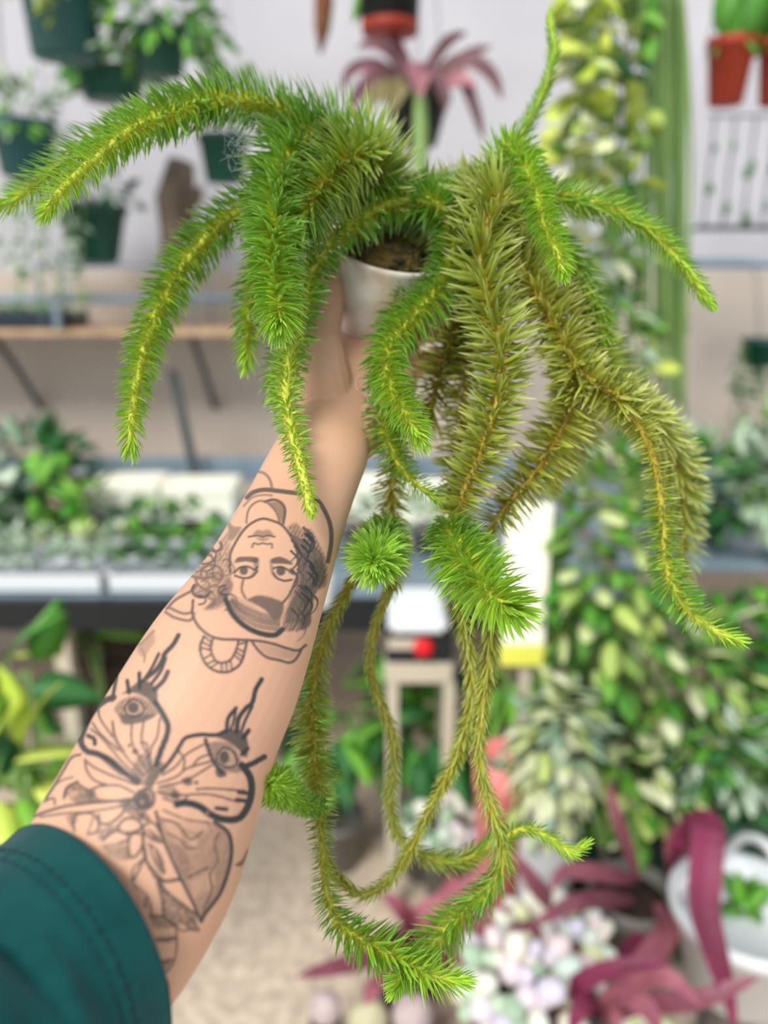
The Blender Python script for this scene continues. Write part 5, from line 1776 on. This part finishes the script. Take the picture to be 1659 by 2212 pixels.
M['pur1'] = mat('strap_leaf_rose', (170, 100, 114), .6, (148, 82, 98), 14)
M['pur2'] = mat('strap_leaf_wine', (106, 36, 62), .55, (134, 44, 80), 14)
M['pur3'] = mat('strap_leaf_dusky', (150, 92, 104), .45, (128, 70, 86), 14)
M['brom1'] = mat('bromeliad_mauve', (126, 86, 90), .55, (98, 66, 70), 10)
M['brom2'] = mat('bromeliad_rose', (178, 120, 130), .55, (150, 98, 108), 10)
M['brom3'] = mat('bromeliad_tan', (150, 138, 92), .6, (110, 104, 66), 10)
bth, bc, brt = BROM
for k, (pts, w, mk) in enumerate((([(880, 190, 2.14), (820, 140, 2.1), (760, 150, 2.06), (735, 205, 2.04)], 30, 'brom1'), ([(880, 195, 2.13), (820, 165, 2.08), (775, 200, 2.04), (755, 250, 2.02)], 36, 'brom1'),
        ([(885, 200, 2.12), (840, 185, 2.06), (800, 220, 2.03), (780, 270, 2.02)], 40, 'brom3'), ([(890, 200, 2.1), (870, 180, 2.04), (850, 215, 2.02), (838, 250, 2.01)], 44, 'brom3'),
        ([(905, 200, 2.1), (910, 150, 2.02), (908, 165, 1.99), (906, 212, 1.98)], 56, 'brom2'), ([(915, 200, 2.1), (940, 160, 2.05), (955, 195, 2.02), (965, 240, 2.01)], 40, 'brom1'),
        ([(915, 195, 2.12), (980, 150, 2.1), (1020, 220, 2.06), (1045, 305, 2.05)], 34, 'brom1'), ([(915, 190, 2.14), (1000, 130, 2.1), (1060, 160, 2.08), (1085, 215, 2.06)], 42, 'brom1'),
        ([(910, 185, 2.16), (980, 135, 2.14), (1030, 110, 2.12), (1062, 100, 2.12)], 30, 'brom1'), ([(905, 185, 2.17), (950, 110, 2.18), (980, 80, 2.2), (1010, 70, 2.22)], 30, 'brom1'),
        ([(885, 185, 2.17), (840, 110, 2.16), (800, 95, 2.16), (770, 105, 2.16)], 32, 'brom1'), ([(890, 190, 2.18), (870, 120, 2.2), (850, 85, 2.22), (835, 70, 2.24)], 30, 'brom2'),
        ([(890, 200, 2.12), (830, 190, 2.1), (800, 160, 2.07), (775, 140, 2.06)], 34, 'brom2'), ([(910, 200, 2.12), (970, 180, 2.08), (1000, 170, 2.06), (1030, 190, 2.04)], 38, 'brom2'))):
    strap(bth, pts, w, M[mk])
pq = Vector((PY(1375, 1900, 1.3).x, 1.32, 0))
pp1 = empty('purple_strap_plant', pq, 'big plant with long purple strap leaves at the lower right', 'plant')
pz = PY(1370, 1905, 1.32).z
mesh_obj('pot', *pot_geo(pq, .07, .085, pz * .95), M['greypot'], pp1)
mesh_obj('soil', *lathe([(.03, pz * .84), (.078, pz * .845), (.078, pz * .86), (.03, pz * .865)], pq, 18), M['soil'], pp1)
Y0 = 1.3
for pts, w, mk in (([(1380, 1900, 1.3), (1350, 1820, 1.26), (1330, 1760, 1.24), (1312, 1690, 1.24)], 46, 'pur1'),
                   ([(1370, 1900, 1.3), (1290, 1885, 1.22), (1215, 1885, 1.16), (1190, 1925, 1.12)], 50, 'pur1'),
                   ([(1370, 1945, 1.3), (1300, 1940, 1.22), (1230, 1955, 1.16), (1150, 2000, 1.1)], 44, 'pur3'),
                   ([(1440, 1880, 1.3), (1470, 1810, 1.2), (1525, 1775, 1.12), (1525, 1860, 1.06), (1520, 1960, 1.02), (1545, 2060, .98), (1570, 2140, .96), (1590, 2230, .95)], 84, 'pur2'),
                   ([(1445, 1890, 1.3), (1460, 1830, 1.24), (1500, 1780, 1.2), (1540, 1765, 1.18)], 62, 'pur1'),
                   ([(1340, 1950, 1.3), (1220, 1960, 1.24), (1170, 1930, 1.2), (1125, 1870, 1.18), (1100, 1840, 1.18)], 60, 'pur1'),
                   ([(1420, 1950, 1.28), (1440, 2010, 1.18), (1400, 2070, 1.1), (1340, 2150, 1.04), (1330, 2240, 1.0)], 60, 'pur1'),
                   ([(1400, 1990, 1.26), (1340, 2080, 1.16), (1260, 2110, 1.08), (1220, 2150, 1.02)], 50, 'pur2'),
                   ([(1350, 1990, 1.28), (1250, 1990, 1.22), (1150, 2010, 1.18), (1010, 2020, 1.14)], 44, 'pur3')):
    strap(pp1, pts, w, M[mk])
pq = Vector((PY(1300, 2190, 1.0).x, .97, 0))
pp2 = empty('purple_strap_plant', pq, 'low purple strap leaved plant along the bottom edge at right', 'plant')
pz = PY(1300, 2200, 1.05).z
mesh_obj('pot', *pot_geo(pq, .06, .075, pz * .97), M['blackpot'], pp2)
for pts, w, mk in (([(1300, 2200, 1.05), (1360, 2130, 1.0), (1440, 2110, .96), (1520, 2180, .93)], 60, 'pur1'), ([(1300, 2200, 1.05), (1240, 2140, 1.0), (1330, 2090, .97), (1450, 2080, .96)], 50, 'pur2'),
                   ([(1310, 2200, 1.05), (1380, 2170, 1.0), (1500, 2160, .96), (1640, 2110, .95)], 52, 'pur3'), ([(1300, 2200, 1.05), (1280, 2160, 1.0), (1250, 2180, .96), (1230, 2240, .95)], 56, 'pur2'),
                   ([(1300, 2200, 1.05), (1340, 2150, 1.0), (1400, 2180, .96), (1430, 2250, .95)], 60, 'pur1')):
    strap(pp2, pts, w, M[mk])
pq = Vector((PY(880, 2060, 1.3).x, 1.34, 0))
pp3 = empty('purple_strap_plant', pq, 'rose purple plant on the floor behind the lowest fern tips', 'plant')
mesh_obj('pot', *pot_geo(pq, .06, .075, .12), M['blackpot'], pp3)
for pts, w, mk in (([(880, 2040, 1.34), (800, 2070, 1.26), (720, 2090, 1.2), (640, 2110, 1.16)], 46, 'pur3'), ([(880, 2040, 1.34), (880, 1990, 1.28), (860, 1960, 1.26), (820, 1925, 1.26)], 60, 'pur1'),
                   ([(880, 2040, 1.34), (950, 1970, 1.3), (1000, 1920, 1.28), (1060, 1870, 1.28)], 60, 'pur1'), ([(880, 2040, 1.34), (960, 2000, 1.28), (1040, 1980, 1.24), (1110, 1960, 1.22)], 50, 'pur3'),
                   ([(890, 2050, 1.34), (830, 2110, 1.22), (800, 2140, 1.18), (790, 2180, 1.15)], 50, 'pur1'), ([(890, 2050, 1.34), (960, 2080, 1.22), (1010, 2130, 1.16), (1030, 2220, 1.1)], 64, 'pur2'),
                   ([(880, 2040, 1.34), (900, 1990, 1.3), (960, 1940, 1.3), (980, 1880, 1.32)], 56, 'pur1')):
    strap(pp3, pts, w, M[mk])

# white hanging basket with hook, lower right
wc = PY(1585, 2120, 1.15)
wb_ = empty('white_basket', Vector((wc.x, 1.15, wc.z)), 'white plastic basket pot with a thick white hanging handle at lower right', 'plant pot')
rt = 150 * msize(1600, 1990, 1.15)
ht = PY(1600, 1950, 1.15).z - wc.z
v, f = pot_geo(Vector((wc.x, 1.15, wc.z)), rt * .7, rt, ht)
mesh_obj('pot', v, f, M['whitepot'], wb_)
mesh_obj('soil', *lathe([(rt * .5, ht * .80), (rt * .92, ht * .82), (rt * .92, ht * .87), (rt * .4, ht * .885)], Vector((wc.x, 1.15, wc.z)), 18), M['soil'], wb_)
tp = Vector((wc.x + .01, 1.15, wc.z + ht))
hpts = [tp + Vector((.015, -rt * .98, -.01)), tp + Vector((.03, -rt * .9, .035)), tp + Vector((.02, -rt * .5, .09)), tp + Vector((.01, 0, .125)), tp + Vector((0, rt * .5, .09)), tp + Vector((0, rt * .95, .0))]
mesh_obj('handle', *tube(catmull(hpts, .01), .0085, 10), M['whitepot'], wb_)
mesh_obj('side_clip', *tube([tp + Vector((-rt, 0, 0)), tp + Vector((-rt * 1.1, -.01, .05)), tp + Vector((-rt * .9, -.01, .085))], .009, 8), M['whitepot'], wb_)
mesh_obj('foot_column', *lathe([(rt * .45, -wc.z), (rt * .42, -wc.z + .02), (rt * .4, -.01), (rt * .5, 0)], Vector((wc.x, 1.15, wc.z)), 20), M['greypot'], wb_)
for k in range(8):
    put_leaf(wb_, random.choice(LG), Vector((wc.x, 1.16, wc.z + ht * .88)), rdir(.3, 1), .07)

# rounded stones at the bottom edge
for px, py, w, hh, mk, lab in ((703, 2178, 64, 80, 'stone1', 'pale mauve rounded cactus stone, leftmost of three at the bottom edge'), (795, 2205, 84, 100, 'stone2', 'sage green rounded cactus stone, middle of three at the bottom edge'),
                               (893, 2192, 84, 90, 'stone1', 'pale mauve rounded cactus stone, rightmost of three at the bottom edge')):
    c_ = PY(px, py, 1.16)
    s_ = msize(px, py, 1.16)
    th = empty('living_stone', Vector((c_.x, c_.y, 0)), lab, 'succulent')
    r_ = w * s_ / 2
    top = c_.z + hh * s_ * .5
    for sx in (-1, 1):
        vv, ff = lathe([(r_ * math.sin(a) * 1.0, top - hh * s_ * .5 * (1 + math.cos(a)) + 0) for a in np.linspace(3.10, .06, 12)], Vector((c_.x + sx * r_ * .10, c_.y, 0)), 22)
        mesh_obj('fleshy_lobe', vv, ff, M[mk], th)
    pz = top - hh * s_ * .8
    mesh_obj('pot', *pot_geo(Vector((c_.x, c_.y, 0)), r_ * .9, r_ * 1.04, pz), M['blackpot'], th)
